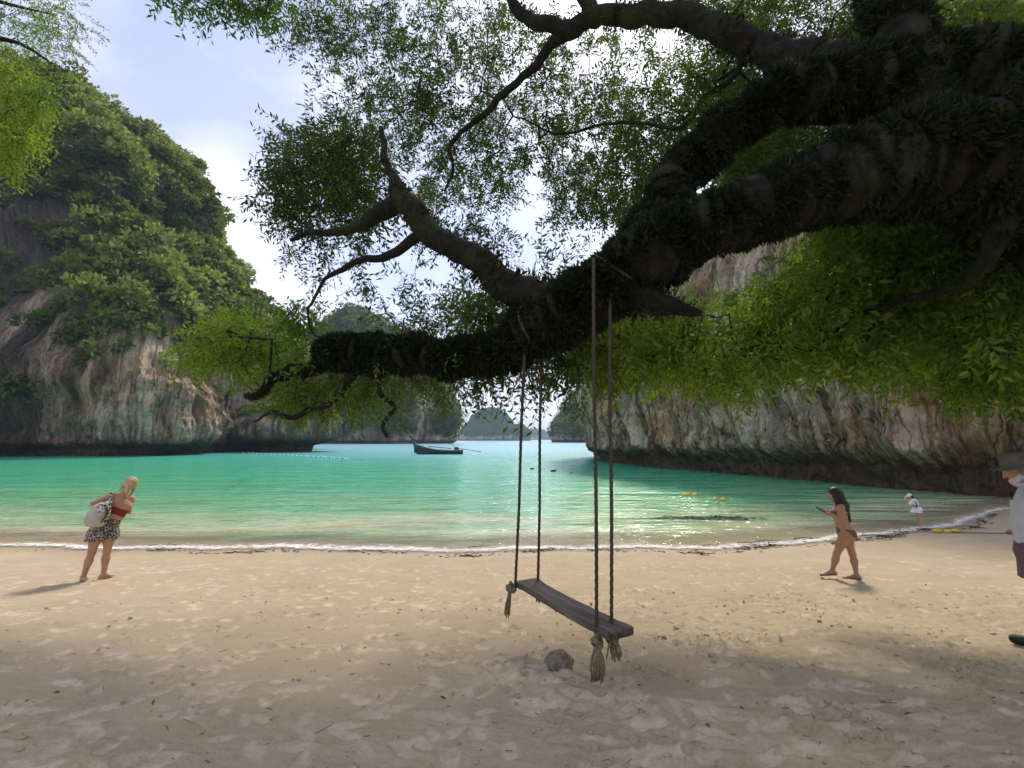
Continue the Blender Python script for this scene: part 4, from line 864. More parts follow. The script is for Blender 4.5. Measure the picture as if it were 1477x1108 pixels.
e0 = np.arange(nsn - 1) * nr; Fh.append(np.stack([e0, e0 + len(V), e0 + nr + len(V), e0 + nr], 1)); e1 = e0 + nr - 1; Fh.append(np.stack([e1, e1 + nr, e1 + nr + len(V), e1 + len(V)], 1))
tr_ = (nsn - 1) * nr; kk = np.arange(nr // 2); Fh.append(np.stack([tr_ + kk, tr_ + kk + 1, tr_ + nr - 2 - kk, tr_ + nr - 1 - kk], 1)[:-1])
hull = obj('hull', mesh_np('hull', Vh, np.vstack(Fh)), M_hull, boat)
def bx(name, lo, hi, mat, par, rot=None):
    lo, hi = np.array(lo, float), np.array(hi, float); bm = bmesh.new(); bmesh.ops.create_cube(bm, size=1)
    for v in bm.verts: v.co = (np.array(v.co[:]) * (hi - lo))
    bmesh.ops.bevel(bm, geom=bm.edges[:], offset=min(hi - lo) * .15, segments=2, affect='EDGES')
    me = bpy.data.meshes.new(name); bm.to_mesh(me); bm.free(); o = obj(name, me, mat, par, (lo + hi) / 2)
    if rot: o.rotation_euler = rot
    return o
def tb(name, pts, rad, mat, par, ns=8, n=16):
    V, F = tube(catmull(pts, n), np.interp(np.linspace(0, 1, n), np.linspace(0, 1, np.size(rad)), np.atleast_1d(rad)) if np.size(rad) > 1 else rad, ns); return obj(name, mesh_mixed(name, V, F), mat, par)
tb('prow', [(-3.8, 0, .5), (-4.1, 0, 1.6), (-4.45, 0, 2.3), (-4.65, 0, 2.95)], [.2, .19, .16, .12], M_hull, boat)
tb('rub_rail', [(V[i * nr][0], V[i * nr][1] * 1.02, V[i * nr][2] + .01) for i in range(0, nsn, 3)], .045, M_trim, hull, 6, 40)
tb('rub_rail', [(V[i * nr + nr - 1][0], V[i * nr + nr - 1][1] * 1.02, V[i * nr + nr - 1][2] + .01) for i in range(0, nsn, 3)], .045, M_trim, hull, 6, 40)
for xx in (-2.2, -1.0, .3, 1.6): bx('thwart', (xx - .14, -.85, .42), (xx + .14, .85, .48), M_plank, boat)
bx('deck', (-2.9, -.55, .28), (3.2, .55, .33), M_plank, boat)
tb('canopy_pole', [(-1.9, .1, 1.35), (0, .1, 1.12), (1.9, .05, .95)], .06, M_dark, boat)
for xx, zz in ((-1.6, 1.3), (.2, 1.1), (1.6, .98)): tb('pole_support', [(xx, .1, .4), (xx, .1, .8), (xx, .1, zz)], .04, M_trim, boat, 6, 6)
eng = blob('engine', M_dark, (0, 0, 0), (.42, .3, .3), 2.0, .15, 3); eng.parent = boat; eng.location = (2.75, 0, .95)
tb('engine_mount', [(3.1, 0, .45), (3.0, 0, .7), (2.9, 0, .9)], .09, M_dark, boat, 8, 6)
sh = tb('propeller_shaft', [(2.9, 0, .95), (4.6, 0, .75), (6.6, 0, .42)], .05, M_dark, boat, 6, 12)
pm = bmesh.new(); bmesh.ops.create_cone(pm, cap_ends=True, segments=10, radius1=.12, radius2=.04, depth=.25); me = bpy.data.meshes.new('propeller'); pm.to_mesh(me); pm.free(); o = obj('propeller', me, M_dark, sh, (6.65, 0, .42)); o.rotation_euler = (0, R(90), 0)
tb('tiller', [(2.6, 0, 1.1), (2.1, .1, 1.45), (1.7, .15, 1.6)], .035, M_dark, boat, 6, 8)

# ---------------------------------------------------------------- floats and ropes on the water
M_white = simple_mat('white_float', (.75, .75, .72), (.85, .85, .82), 6, .5); M_yellow = simple_mat('yellow_float', (.55, .36, .04), (.7, .5, .08), 6, .5); M_line = simple_mat('mooring_line', (.12, .11, .08), (.22, .2, .14), 20, .9); M_blackfloat = simple_mat('black_float', (.015, .017, .02), (.04, .042, .045), 6, .5)
def lathe(prof, ns=14):
    P = np.array(prof); a = np.linspace(0, 2 * np.pi, ns, endpoint=False); n = len(P)
    V = np.stack([P[:, 0][:, None] * np.cos(a), P[:, 0][:, None] * np.sin(a), np.repeat(P[:, 1][:, None], ns, 1)], 2).reshape(-1, 3)
    i, j = np.meshgrid(np.arange(n - 1), np.arange(ns), indexing='ij'); i = i.ravel(); j = j.ravel(); j2 = (j + 1) % ns
    return V, np.stack([i * ns + j, i * ns + j2, (i + 1) * ns + j2, (i + 1) * ns + j], 1)
def float_mesh(r, l):
    q = np.linspace(0, math.pi, 9); return lathe([(r * math.sin(b) ** .6 + 1e-4, -l * math.cos(b)) for b in q])
line = empty('float_line', at_z(350, 654, 0)); tag(line, 'line of small white floats curving off the rock outcrop', 'float line'); l0 = np.array(line.location)
pts = catmull([at_z(350, 653.5, 0), at_z(390, 656.2, 0), at_z(440, 659, 0), at_z(485, 661.5, 0), at_z(530, 664, 0)], 60)
V, F = tube(pts + np.array((0, 0, .03)), .02, 5); obj('rope', mesh_mixed('rope', V - l0, F), M_line, line)
fv, ff = float_mesh(.11, .15); fm = None
pxs = np.linspace(350, 505, 26)
for k, q in enumerate(pxs):
    i = int(np.argmin([abs((738.5 + FPX * p[0] / p[1] / 1.0) - q) for p in pts]))
    if fm is None: fm = mesh_np('float', fv, ff); fm.materials.append(M_white)
    o = obj('float', fm, None, line, pts[i] + np.array((0, 0, .08)) - l0); o.rotation_euler = (R(90), 0, R(20 + 11 * (k % 5)))
def buoy(px, py, r, l, mat, label, group=None, name='buoy'):
    p = at_z(px, py, 0); V, F = float_mesh(r, l); o = empty(name, (p[0], p[1], 0.03), rng.uniform(0, 3))
    b = obj('body', mesh_np('body', V, F), mat, o, (0, 0, r * .45)); b.rotation_euler = (R(82), 0, 0)
    V, F = lathe([(r * .3, -.05), (r * .34, 0), (r * .3, .05)], 10); c = obj('end_cap', mesh_np('end_cap', V, F), mat, o, (0, -l, r * .5)); c.rotation_euler = (R(90), 0, 0)
    return tag(o, label, 'buoy', group)
for px, lab in ((990, 'leftmost yellow buoy of the four near the right cliff'), (1003, 'second yellow buoy from the left near the right cliff'), (1031, 'third yellow buoy from the left near the right cliff'), (1043, 'rightmost yellow buoy of the four near the right cliff')):
    buoy(px, 716 if px < 1010 else 723, .085, .15, M_yellow, lab, 'yellow buoys near the right cliff')
buoy(798, 680.5, .09, .22, M_blackfloat, 'black float on bright water between the swing ropes, right one', 'black floats on the bright water')
buoy(824, 683.5, .06, .15, M_blackfloat, 'small black float on bright water nearest the tip of the right cliff', 'black floats on the bright water')
buoy(767, 677, .06, .18, M_blackfloat, 'tiny black float left of the other two on bright water', 'black floats on the bright water')
# rope with floats lying on the sand at the right
mr = ground_at(1353, 769); mroot = empty('mooring_rope', mr); tag(mroot, 'thin rope with yellow floats lying on the sand by the right shore', 'rope')
pp = [ground_at(*q) for q in ((1345, 768), (1380, 769.5), (1415, 770.5), (1450, 771), (1490, 771.5), (1540, 772))]; pp = [p + np.array((0, 0, .03)) for p in pp]
V, F = tube(catmull(pp, 70), .014, 6); obj('rope', mesh_mixed('rope', V - mr, F), M_line, mroot)
for q in (1352, 1367, 1380, 1458):
    p = ground_at(q, 769 + (q > 1400) * 2); V, F = float_mesh(.055, .11); o = obj('float', mesh_np('float', V, F), M_yellow if q < 1400 else M_line, mroot, p + np.array((0, 0, .05)) - mr); o.rotation_euler = (R(90), 0, R(80 + q % 30))

# ---------------------------------------------------------------- wrack line, driftwood and fallen leaves
M_wrack = simple_mat('wrack', (.018, .015, .011), (.06, .048, .032), 14, .9)
rw = np.random.default_rng(12)
def wrack_strip(n, x0, x1, jit, lenr, rad):
    xx = rw.uniform(x0, x1, n); cl = smooth(-.15, .35, pnoise(np.stack([xx * .8, 0 * xx, 0 * xx], 1))); ok = rw.random(n) < .12 + .88 * cl; xx = xx[ok]; n = len(xx)
    yy = shore_s(xx) - .14 + rw.normal(0, jit, n) + .18 * np.sin(xx * 1.3); a = np.arctan2(np.gradient(shore_s(np.sort(xx))), .1) * 0 + rw.normal(.1, .5, n); l = rw.uniform(*lenr, n) * .5
    c = np.stack([xx, yy, np.maximum(base_z(xx, yy), .015) + .012], 1); d = np.stack([np.cos(a) * l, np.sin(a) * l, rw.normal(0, .006, n)], 1)
    return sticks(c - d, c + d, rw.uniform(rad[0], rad[1], n), rw.uniform(rad[0], rad[1], n) * .6)
parts = [wrack_strip(900, -8, 16, .09, (.03, .18), (.003, .008)), wrack_strip(500, 3, 14, .17, (.03, .25), (.003, .010))]
xx = rw.uniform(-12, 16, 1500); cl = smooth(-.1, .4, pnoise(np.stack([xx * .8, 0 * xx, 0 * xx], 1))); xx = xx[rw.random(len(xx)) < .1 + .9 * cl * smooth(-10, 2, xx)]
yy = shore_s(xx) - .12 + rw.normal(0, .09, len(xx)) + .18 * np.sin(xx * 1.3); C_ = np.stack([xx, yy, np.maximum(base_z(xx, yy), .015) + .012], 1); A_ = rw.normal(size=C_.shape) * np.array((1, 1, .15)); ll = rw.uniform(.03, .11, len(xx))
parts.append(leaf_cards(C_, A_, np.tile((0, 0, 1.), (len(xx), 1)) + rw.normal(0, .3, C_.shape), ll, ll * .5))
V, F = merge(parts); tag(obj('wrack_line', mesh_np('wrack_line', V, F, False), M_wrack), 'dark line of seaweed, leaves and twigs washed up along the water edge', 'wrack', None, 'stuff')
STICK = {235: 'thin dark driftwood stick on the left water edge near the woman with the bag', 690: 'forked driftwood stick at the water edge just left of the swing ropes', 1030: 'short driftwood stick at the water edge below the yellow buoys', 1085: 'longest driftwood stick in the wrack line left of the walking woman', 1110: 'driftwood stick on the wet sand nearest left of the walking woman', 1165: 'driftwood stick at the water edge just behind the phone of the walking woman', 1240: 'driftwood stick at the water edge right behind the walking woman', 1295: 'driftwood stick at the feet of the small person in white'}
for px, py, l, a in ((235, 785, .62, .03), (690, 786, .5, .3), (1030, 786, .55, -.1), (1085, 781, .8, .18), (1110, 778, .6, .1), (1165, 775, .7, .06), (1240, 772, .75, .0), (1295, 768, .6, .1)):
    p = ground_at(px, py); q = np.array((math.cos(a), math.sin(a), 0)) * l / 2
    pth = catmull([-q + (0, 0, .02), -q * .3 + (0, .03, .03), q * .4 + (0, -.02, .025), q + (0, .01, .035)], 14); V, F = tube(pth, np.linspace(.022, .009, 14) * (1 + .15 * np.sin(np.arange(14) * 1.7)), 8)
    V2, F2 = tube(catmull([q * .2 + (0, 0, .03), q * .35 + (0, .06, .06), q * .5 + (.02, .12, .07)], 6), np.linspace(.010, .004, 6), 6); V, F = merge([(V, F), (V2, F2)])
    o = obj('driftwood_stick', mesh_mixed('driftwood_stick', V, F), M_wrack, None, p)
    tag(o, STICK[px], 'driftwood', 'driftwood along the water edge')
# loose clods of sand kicked up where people have walked
nc = 3600; cy_ = 2.1 + 5.2 * rw.random(nc) ** 1.2; cx_ = rw.uniform(-1, 1, nc) * (cy_ * .95 + .6) + .5; PP = np.stack([cx_, cy_, 0 * cx_], 1)
ok = rw.random(nc) < np.clip(.12 + .9 * smooth(-1.5, 2.5, cx_) * smooth(-.1, .5, pnoise(PP * 1.3 + 8)) + .5 * np.exp(-((cx_ - .3) ** 2 + (cy_ - 3.6) ** 2) / .35), 0, 1); cx_, cy_ = cx_[ok], cy_[ok]; nc = len(cx_)
bmi = bmesh.new(); bmesh.ops.create_icosphere(bmi, subdivisions=1, radius=1); iv = np.array([v.co[:] for v in bmi.verts]); bmi.verts.ensure_lookup_table(); it = np.array([[v.index for v in f.verts] for f in bmi.faces]); bmi.free()
sz = rw.uniform(.006, .013, nc) * (1 + 1.2 * rw.random(nc) ** 4); cz = np.array([ground_z(a, b) for a, b in zip(cx_, cy_)])
CV = iv[None] * (sz[:, None, None] * rw.uniform(.6, 1.3, (nc, len(iv), 1))) * rw.uniform(.6, 1.4, (nc, 1, 3)) * np.array((1.2, 1, .75)) + np.stack([cx_, cy_, cz + sz * .25], 1)[:, None]
CF = (it[None] + (np.arange(nc) * len(iv))[:, None, None]).reshape(-1, 3)
tag(obj('sand_clods', mesh_np('sand_clods', CV.reshape(-1, 3), CF), beach.data.materials[0]), 'small loose clods of sand scattered between the footprints', 'sand', None, 'stuff')
n = 110; yy = 2.3 + 6.5 * rw.random(n) ** 1.3; xx = rw.uniform(-1, 1.05, n) * (yy + .5); zz = np.array([ground_z(a, b) for a, b in zip(xx, yy)]) + .006
C_ = np.stack([xx, yy, zz], 1); A_ = rw.normal(size=C_.shape) * np.array((1, 1, .25)); ll = rw.uniform(.02, .055, n)
V, F = leaf_cards(C_, A_, np.tile((0, 0, 1.), (n, 1)) + rw.normal(0, .4, C_.shape), ll, ll * .4)
s2_ = rw.random(160); c = np.stack([rw.uniform(-3, 4.5, 160), 2.4 + 4 * s2_, 0 * s2_], 1); c[:, 2] = [ground_z(a, b) + .004 for a, b in c[:, :2]]; d = rw.normal(size=(160, 3)) * np.array((.018, .018, .002))
V, F = merge([(V, F), sticks(c - d, c + d, np.full(160, .0025), np.full(160, .0015))])
tag(obj('leaf_litter', mesh_np('leaf_litter', V, F, False), simple_mat('dead_leaf', (.05, .035, .02), (.16, .11, .055), 9, .9)), 'fallen leaves and twigs scattered over the shaded sand', 'litter', None, 'stuff')
p0 = at_z(1018, 749, 0); n = 900; C_ = np.stack([p0[0] + rw.normal(0, .75, n), p0[1] + rw.normal(0, .22, n), np.full(n, .028)], 1); A_ = rw.normal(size=C_.shape) * np.array((1, .5, .06)); ll = rw.uniform(.06, .2, n)
V, F = leaf_cards(C_, A_, np.tile((0, 0, 1.), (n, 1)) + rw.normal(0, .2, C_.shape), ll, ll * .35); tag(obj('seaweed', mesh_np('seaweed', V, F, False), simple_mat('seaweed', (.02, .05, .02), (.05, .09, .035), 9, .5)), 'dark patch in the green shallows, drawn as floating seaweed, near the right cliff', 'seaweed', None, 'stuff')  # seaweed cards stand in for a dark submerged patch
# ---------------------------------------------------------------- people: smooth union of limbs, one continuous surface
def surface_nets(D, origin, h):
    nx, ny, nz = D.shape; S = D < 0
    c = S[:-1, :-1, :-1].astype(np.int8)
    cnt = np.zeros((nx - 1, ny - 1, nz - 1), np.int8)
    for a in (0, 1):
        for b in (0, 1):
            for d in (0, 1): cnt += S[a:nx - 1 + a, b:ny - 1 + b, d:nz - 1 + d]
    act = (cnt > 0) & (cnt < 8); I = np.argwhere(act); idx = -np.ones(act.shape, int); idx[act] = np.arange(len(I))
    acc = np.zeros((len(I), 3)); num = np.zeros(len(I))
    corners = [(a, b, d) for a in (0, 1) for b in (0, 1) for d in (0, 1)]
    for p in corners:
        for ax in range(3):
            if p[ax]: continue
            q = list(p); q[ax] = 1
            d0 = D[I[:, 0] + p[0], I[:, 1] + p[1], I[:, 2] + p[2]]; d1 = D[I[:, 0] + q[0], I[:, 1] + q[1], I[:, 2] + q[2]]
            m = (d0 < 0) != (d1 < 0); t_ = np.where(m, d0 / np.where(m, d0 - d1, 1), 0)
            P = np.tile(np.array(p, float), (len(I), 1)); P[:, ax] += t_
            acc[m] += P[m]; num[m] += 1
    V = (I + acc / num[:, None]) * h + origin; Fs = []
    for ax in range(3):
        o1, o2 = [(1, 2), (2, 0), (0, 1)][ax]
        sl0 = [slice(1, -1)] * 3; sl0[ax] = slice(0, -1); sl1 = [slice(1, -1)] * 3; sl1[ax] = slice(1, None)
        A_, B_ = S[tuple(sl0)], S[tuple(sl1)]; E = np.argwhere(A_ != B_); fl = A_[A_ != B_]
        off = np.array([1, 1, 1]); off[ax] = 0; E = E + off
        def cell(da, db):
            q = E.copy(); q[:, o1] -= da; q[:, o2] -= db; return idx[q[:, 0], q[:, 1], q[:, 2]]
        Q = np.stack([cell(1, 1), cell(0, 1), cell(0, 0), cell(1, 0)], 1); Q[~fl] = Q[~fl][:, ::-1]; Fs.append(Q)
    return V, np.vstack(Fs)
def sdf_mesh(prims, h=.0085, pad=.03):
    lo = np.min([np.minimum(p['a'], p['b']) - p['r'] * p['sx'] for p in prims], 0) - pad; hi = np.max([np.maximum(p['a'], p['b']) + p['r'] * p['sx'] for p in prims], 0) + pad
    n = np.ceil((hi - lo) / h).astype(int) + 1; D = np.full(n, .2)
    for p in prims:
        m = p['r'] * p['sx'] + p['k'] + .02
        i0 = np.maximum(np.floor((np.minimum(p['a'], p['b']) - m - lo) / h).astype(int), 0); i1 = np.minimum(np.ceil((np.maximum(p['a'], p['b']) + m - lo) / h).astype(int) + 1, n)
        g = [lo[k] + h * np.arange(i0[k], i1[k]) for k in range(3)]; X_, Y_, Z_ = np.meshgrid(*g, indexing='ij')
        Q = np.stack([X_ - p['a'][0], Y_ - p['a'][1], Z_ - p['a'][2]], -1); ab = p['b'] - p['a']; L2 = max(np.dot(ab, ab), 1e-9)
        t_ = np.clip(Q @ ab / L2, 0, 1); Q = Q - t_[..., None] * ab; r = p['r1'] + (p['r2'] - p['r1']) * t_
        if p['sx'] != 1:
            u = Q @ p['lat']; d = np.sqrt(np.maximum((Q ** 2).sum(-1) - u * u + (u / p['sx']) ** 2, 0)) - r
        else: d = np.sqrt((Q ** 2).sum(-1)) - r
        sl = tuple(slice(i0[k], i1[k]) for k in range(3)); d0 = D[sl]; k = p['k']
        hh_ = np.maximum(k - np.abs(d0 - d), 0) / k; D[sl] = np.minimum(d0, d) - hh_ * hh_ * k * .25
    return surface_nets(D, lo, h)
def pr(a, b, r1, r2=None, k=.03, sx=1.0, lat=(1, 0, 0)):
    a, b = np.array(a, float), np.array(b, float); r2 = r1 if r2 is None else r2; lat = np.array(lat, float); ab = b - a
    if sx != 1 and np.linalg.norm(ab) > 1e-6:
        q = ab / np.linalg.norm(ab); lat = lat - q * np.dot(lat, q)
    lat = lat / np.linalg.norm(lat)
    return dict(a=a, b=b, r1=r1, r2=r2, r=max(r1, r2), k=k, sx=sx, lat=lat)
def hand(wr, d, palm_n, s, curl=.6, thumb=1):
    """palm and five fingers; d pointing direction, palm_n palm normal"""
    d = np.array(d, float); d /= np.linalg.norm(d); n = np.array(palm_n, float); n -= d * np.dot(n, d); n /= np.linalg.norm(n); w = np.cross(n, d)
    P = [pr(wr, wr + d * .075 * s, .020 * s, .022 * s, .012, 1.75, w)]
    for k, (o, l) in enumerate(((-.030, .068), (-.010, .078), (.010, .074), (.029, .058))):
        b0 = wr + d * .085 * s + w * o * s; m = b0 + (d * math.cos(curl * .6) + n * math.sin(curl * .6)) * l * .5 * s; e = m + (d * math.cos(curl * 1.5) + n * math.sin(curl * 1.5)) * l * .5 * s
        P += [pr(b0, m, .0088 * s, .0085 * s, .004), pr(m, e, .0085 * s, .007 * s, .004)]
    tb_ = wr + d * .03 * s - w * thumb * .026 * s; tm = tb_ + (d * .6 - w * thumb * .7 + n * .3) * .035 * s; te = tm + (d * .9 - w * thumb * .1 + n * .5) * .028 * s
    return P + [pr(tb_, tm, .0115 * s, .010 * s, .006), pr(tm, te, .010 * s, .0075 * s, .004)]
def foot(an, toe, s):
    an, toe = np.array(an, float), np.array(toe, float); d = toe - an; d[2] = 0; L_ = np.linalg.norm(d); d /= L_; w = np.array((-d[1], d[0], 0)); base = toe[2]
    heel = an - d * .045 * s; heel[2] = an[2] - .045 * s; ball = toe - d * .06 * s; ball[2] = base + .022 * s; tp = toe.copy(); tp[2] = base + .014 * s
    P = [pr(an, heel, .034 * s, .033 * s, .02), pr(an, ball, .034 * s, .024 * s, .02, 1.25, w), pr(heel, ball, .028 * s, .024 * s, .02, 1.2, w)]
    for o, l in ((-.026, .0), (-.012, .008), (.002, .004), (.014, -.004), (.026, -.014)): P.append(pr(ball + w * o * s, tp + w * o * s * 1.1 + d * l * s, .0115 * s, .009 * s, .006))
    return P
def human(J, s, fwd, look, female=True, heavy=1.0):
    """J joints in local metres; fwd facing direction of the trunk, look direction of the face"""
    J = {k: np.array(v, float) for k, v in J.items()}; fwd = np.array(fwd, float); fwd /= np.linalg.norm(fwd)
    lat = J['shR'] - J['shL']; lat -= fwd * np.dot(lat, fwd); lat /= np.linalg.norm(lat); hlat = J['hipR'] - J['hipL']; hlat /= np.linalg.norm(hlat)
    P = [pr(J['pelvis'], J['waist'], .118 * s * heavy, .094 * s * heavy, .05, 1.38, hlat), pr(J['waist'], J['chest'], .094 * s * heavy, .112 * s * heavy, .05, 1.32, lat), pr(J['chest'], J['chest'] + (J['neck'] - J['chest']) * .55, .108 * s * heavy, .075 * s, .05, 1.45, lat)]
    P += [pr(J['shL'], J['shR'], .05 * s, .05 * s, .05)]
    if female:
        for q in (-1, 1): P.append(pr(J['chest'] + lat * q * .075 * s + fwd * .075 * s, J['chest'] + lat * q * .078 * s + fwd * .095 * s - np.array((0, 0, .01 * s)), .058 * s, .05 * s, .03))
    for q in (-1, 1):
        c = J['pelvis'] + hlat * q * .075 * s - fwd * .06 * s - np.array((0, 0, .045 * s)); P.append(pr(c, c, .098 * s * heavy, None, .05))
    up = J['head'] - J['neck']; up /= np.linalg.norm(up); lk = np.array(look, float); lk -= up * np.dot(lk, up) * .8; lk /= np.linalg.norm(lk); hl = np.cross(lk, up); hl /= np.linalg.norm(hl)
    P += [pr(J['neck'] - up * .03 * s, J['head'] - up * .04 * s, .054 * s, .050 * s, .03)]
    H = J['head']
    P += [pr(H + up * .035 * s - lk * .018 * s, H + up * .03 * s + lk * .012 * s, .090 * s, .084 * s, .03, .88, hl), pr(H - up * .01 * s + lk * .035 * s, H - up * .075 * s + lk * .055 * s, .062 * s, .036 * s, .03, 1.05, hl)]
    P += [pr(H + up * .008 * s + lk * .095 * s, H - up * .022 * s + lk * .112 * s, .010 * s, .015 * s, .012), pr(H - up * .052 * s + lk * .090 * s - hl * .018 * s, H - up * .052 * s + lk * .090 * s + hl * .018 * s, .009 * s, None, .008), pr(H + up * .025 * s + lk * .088 * s - hl * .03 * s, H + up * .025 * s + lk * .088 * s + hl * .03 * s, .011 * s, None, .012)]
    for q in (-1, 1): P += [pr(H + hl * q * .080 * s - up * .005 * s, H + hl * q * .084 * s + up * .025 * s, .014 * s, .016 * s, .008)]
    for q in 'LR':
        hp, kn, an, to = J['hip' + q], J['kn' + q], J['an' + q], J['to' + q]; d = (kn - hp)
        P += [pr(hp, hp + d * .45, .088 * s * heavy, .078 * s * heavy, .04), pr(hp + d * .45, kn, .078 * s * heavy, .054 * s, .03), pr(kn, kn + (an - kn) * .35, .052 * s, .054 * s, .03), pr(kn + (an - kn) * .35, an, .053 * s, .034 * s, .03)]
        td = to - an; td[2] = 0; td /= np.linalg.norm(td); cb = kn + (an - kn) * .3 - td * .018 * s; P += [pr(cb, kn + (an - kn) * .5 - td * .01 * s, .045 * s, .036 * s, .03)]
        P += foot(an, to, s)
        sh, el, wr = J['sh' + q], J['el' + q], J['wr' + q]
        P += [pr(sh, sh + (el - sh) * .5, .050 * s, .043 * s, .03), pr(sh + (el - sh) * .5, el, .043 * s, .035 * s, .02), pr(el, el + (wr - el) * .35, .037 * s, .036 * s, .02), pr(el + (wr - el) * .35, wr, .036 * s, .024 * s, .02)]
        hd = J.get('hd' + q, wr - el); P += hand(wr, hd, J.get('hn' + q, fwd), s, float(J['cu' + q]) if ('cu' + q) in J else .6, 1 if q == 'R' else -1)
    return P, dict(up=up, lk=lk, hl=hl, lat=lat, fwd=fwd)
def skin_mat(name, c1, c2):
    t = NT(name); n = t.noise(t.objc(), 6, 4); p = t.bsdf(t.ramp(n, [(.3, c1), (.7, c2)]), .5, None, .35); p.inputs['Subsurface Weight'].default_value = .08; p.inputs['Subsurface Radius'].default_value = (.02, .008, .004); return t.m
def shell(name, V, F, N, mask, offset, mat, parent, thick=.0):
    Fm = F[mask[F].all(1)]; u = np.unique(Fm); rm = np.full(len(V), -1); rm[u] = np.arange(len(u)); W = V[u] + N[u] * (offset[u] if np.ndim(offset) else offset)[..., None] if np.ndim(offset) else V[u] + N[u] * offset
    return obj(name, mesh_np(name, W, rm[Fm]), mat, parent)
def person(loc, label, P, mat, h=.0085, group='people on the beach'):
    rz = -math.atan2(loc[0], loc[1]); o = empty('person', loc, rz); tag(o, label, 'person', group)
    V, F = sdf_mesh(P, h); me = mesh_np('body', V, F); obj('body', me, mat, o); return o, V, F, vnormals(me)
def sdf_obj(name, prims, mat, parent, h=.009, noise=0.0, ns=20):
    V, F = sdf_mesh(prims, h)
    if noise: V = V + noise * np.stack([pnoise(V * ns + 7 * k) for k in range(3)], 1)
    return obj(name, mesh_np(name, V, F), mat, parent)
def loft(rings, n=36, wob=0.0, seed=0, cap=False):
    """rings: centre, lateral vector, depth vector (half sizes)"""
    a = np.linspace(0, 2 * np.pi, n, endpoint=False); V = []
    for i, (c, u, w) in enumerate(rings):
        k = 1 + wob * (i / max(1, len(rings) - 1)) * (np.sin(a * 7 + seed) * .6 + np.sin(a * 11 + 2 * seed) * .4)
        V.append(np.array(c) + (np.cos(a) * k)[:, None] * np.array(u) + (np.sin(a) * k)[:, None] * np.array(w))
    V = np.array(V).reshape(-1, 3); m = len(rings)
    i, j = np.meshgrid(np.arange(m - 1), np.arange(n), indexing='ij'); i = i.ravel(); j = j.ravel(); j2 = (j + 1) % n
    return V, np.stack([i * n + j, i * n + j2, (i + 1) * n + j2, (i + 1) * n + j], 1)
def rings_interp(keys, m):
    K = np.array([np.concatenate([np.array(a, float) for a in k]) for k in keys]); t0 = np.linspace(0, 1, len(K)); t1 = np.linspace(0, 1, m)
    C = catmull(np.hstack([t0[:, None] * 0, K]), m) if False else np.stack([np.interp(t1, t0, K[:, j]) for j in range(9)], 1)
    return [(c[:3], c[3:6], c[6:]) for c in C]
X3, Y3, Z3 = np.eye(3)

# --- woman with the pale bag, seen from behind, leaning to her right
g1 = ground_at(135, 838)
J = dict(pelvis=(.065, 0, .80), waist=(.17, .0, 1.00), chest=(.245, .0, 1.16), neck=(.29, .02, 1.345), head=(.345, .035, 1.475),
  shL=(.125, 0, 1.315), shR=(.385, .02, 1.245), elL=(-.10, .02, 1.21), wrL=(.05, .15, 1.17), elR=(.37, .06, 1.03), wrR=(.24, .22, 1.08),
  hipL=(-.015, 0, .78), hipR=(.155, 0, .78), knL=(-.055, .02, .44), knR=(.135, .01, .44), anL=(-.13, -.02, .075), anR=(.115, .0, .075), toL=(-.09, .15, .0), toR=(.25, .10, .0))
P, fr = human(J, .97, (.1, 1, 0), (.15, .85, .45), True, 1.08)
M_skin1 = skin_mat('tanned_skin', (.40, .215, .13), (.46, .26, .165))
w1, V, F, N = person(g1, 'blonde woman in a red top leaning sideways with a pale bag on her back', P, M_skin1)
M_red = simple_mat('red_cloth', (.17, .02, .018), (.23, .03, .026), 30, .8, .1)
ax = J['chest'] - np.array(J['waist']) if False else np.array(J['chest']) - np.array(J['waist']); L_ = np.linalg.norm(ax); tt = (V - np.array(J['waist'])) @ (ax / L_) / L_
near_t = np.linalg.norm((V - np.array(J['waist'])) - np.outer(np.clip(tt, -1, 2) * L_, ax / L_), axis=1) < .19
arm = np.zeros(len(V), bool)
for q in 'LR':
    for a, b in (('sh', 'el'), ('el', 'wr')):
        A_, B_ = np.array(J[a + q]), np.array(J[b + q]); s_ = np.clip((V - A_) @ (B_ - A_) / np.dot(B_ - A_, B_ - A_), .25 if a == 'sh' else 0, 1.6); arm |= np.linalg.norm(V - A_ - s_[:, None] * (B_ - A_), axis=1) < .052
shell('top', V, F, N, near_t & ~arm & (tt > .12) & (tt < .78), .008, M_red, w1)
t = NT('patterned_shorts'); vo = t.n('TexVoronoi'); vo.inputs['Scale'].default_value = 42; t.l(t.objc(), vo.inputs['Vector']); n = t.noise(t.objc(), 40, 3)
t.bsdf(t.ramp(t.math('ADD', vo.outputs['Distance'], t.math('MULTIPLY', n, .35)), [(.66, (.030, .024, .020)), (.78, (.36, .31, .25))]), .85); M_short = t.m
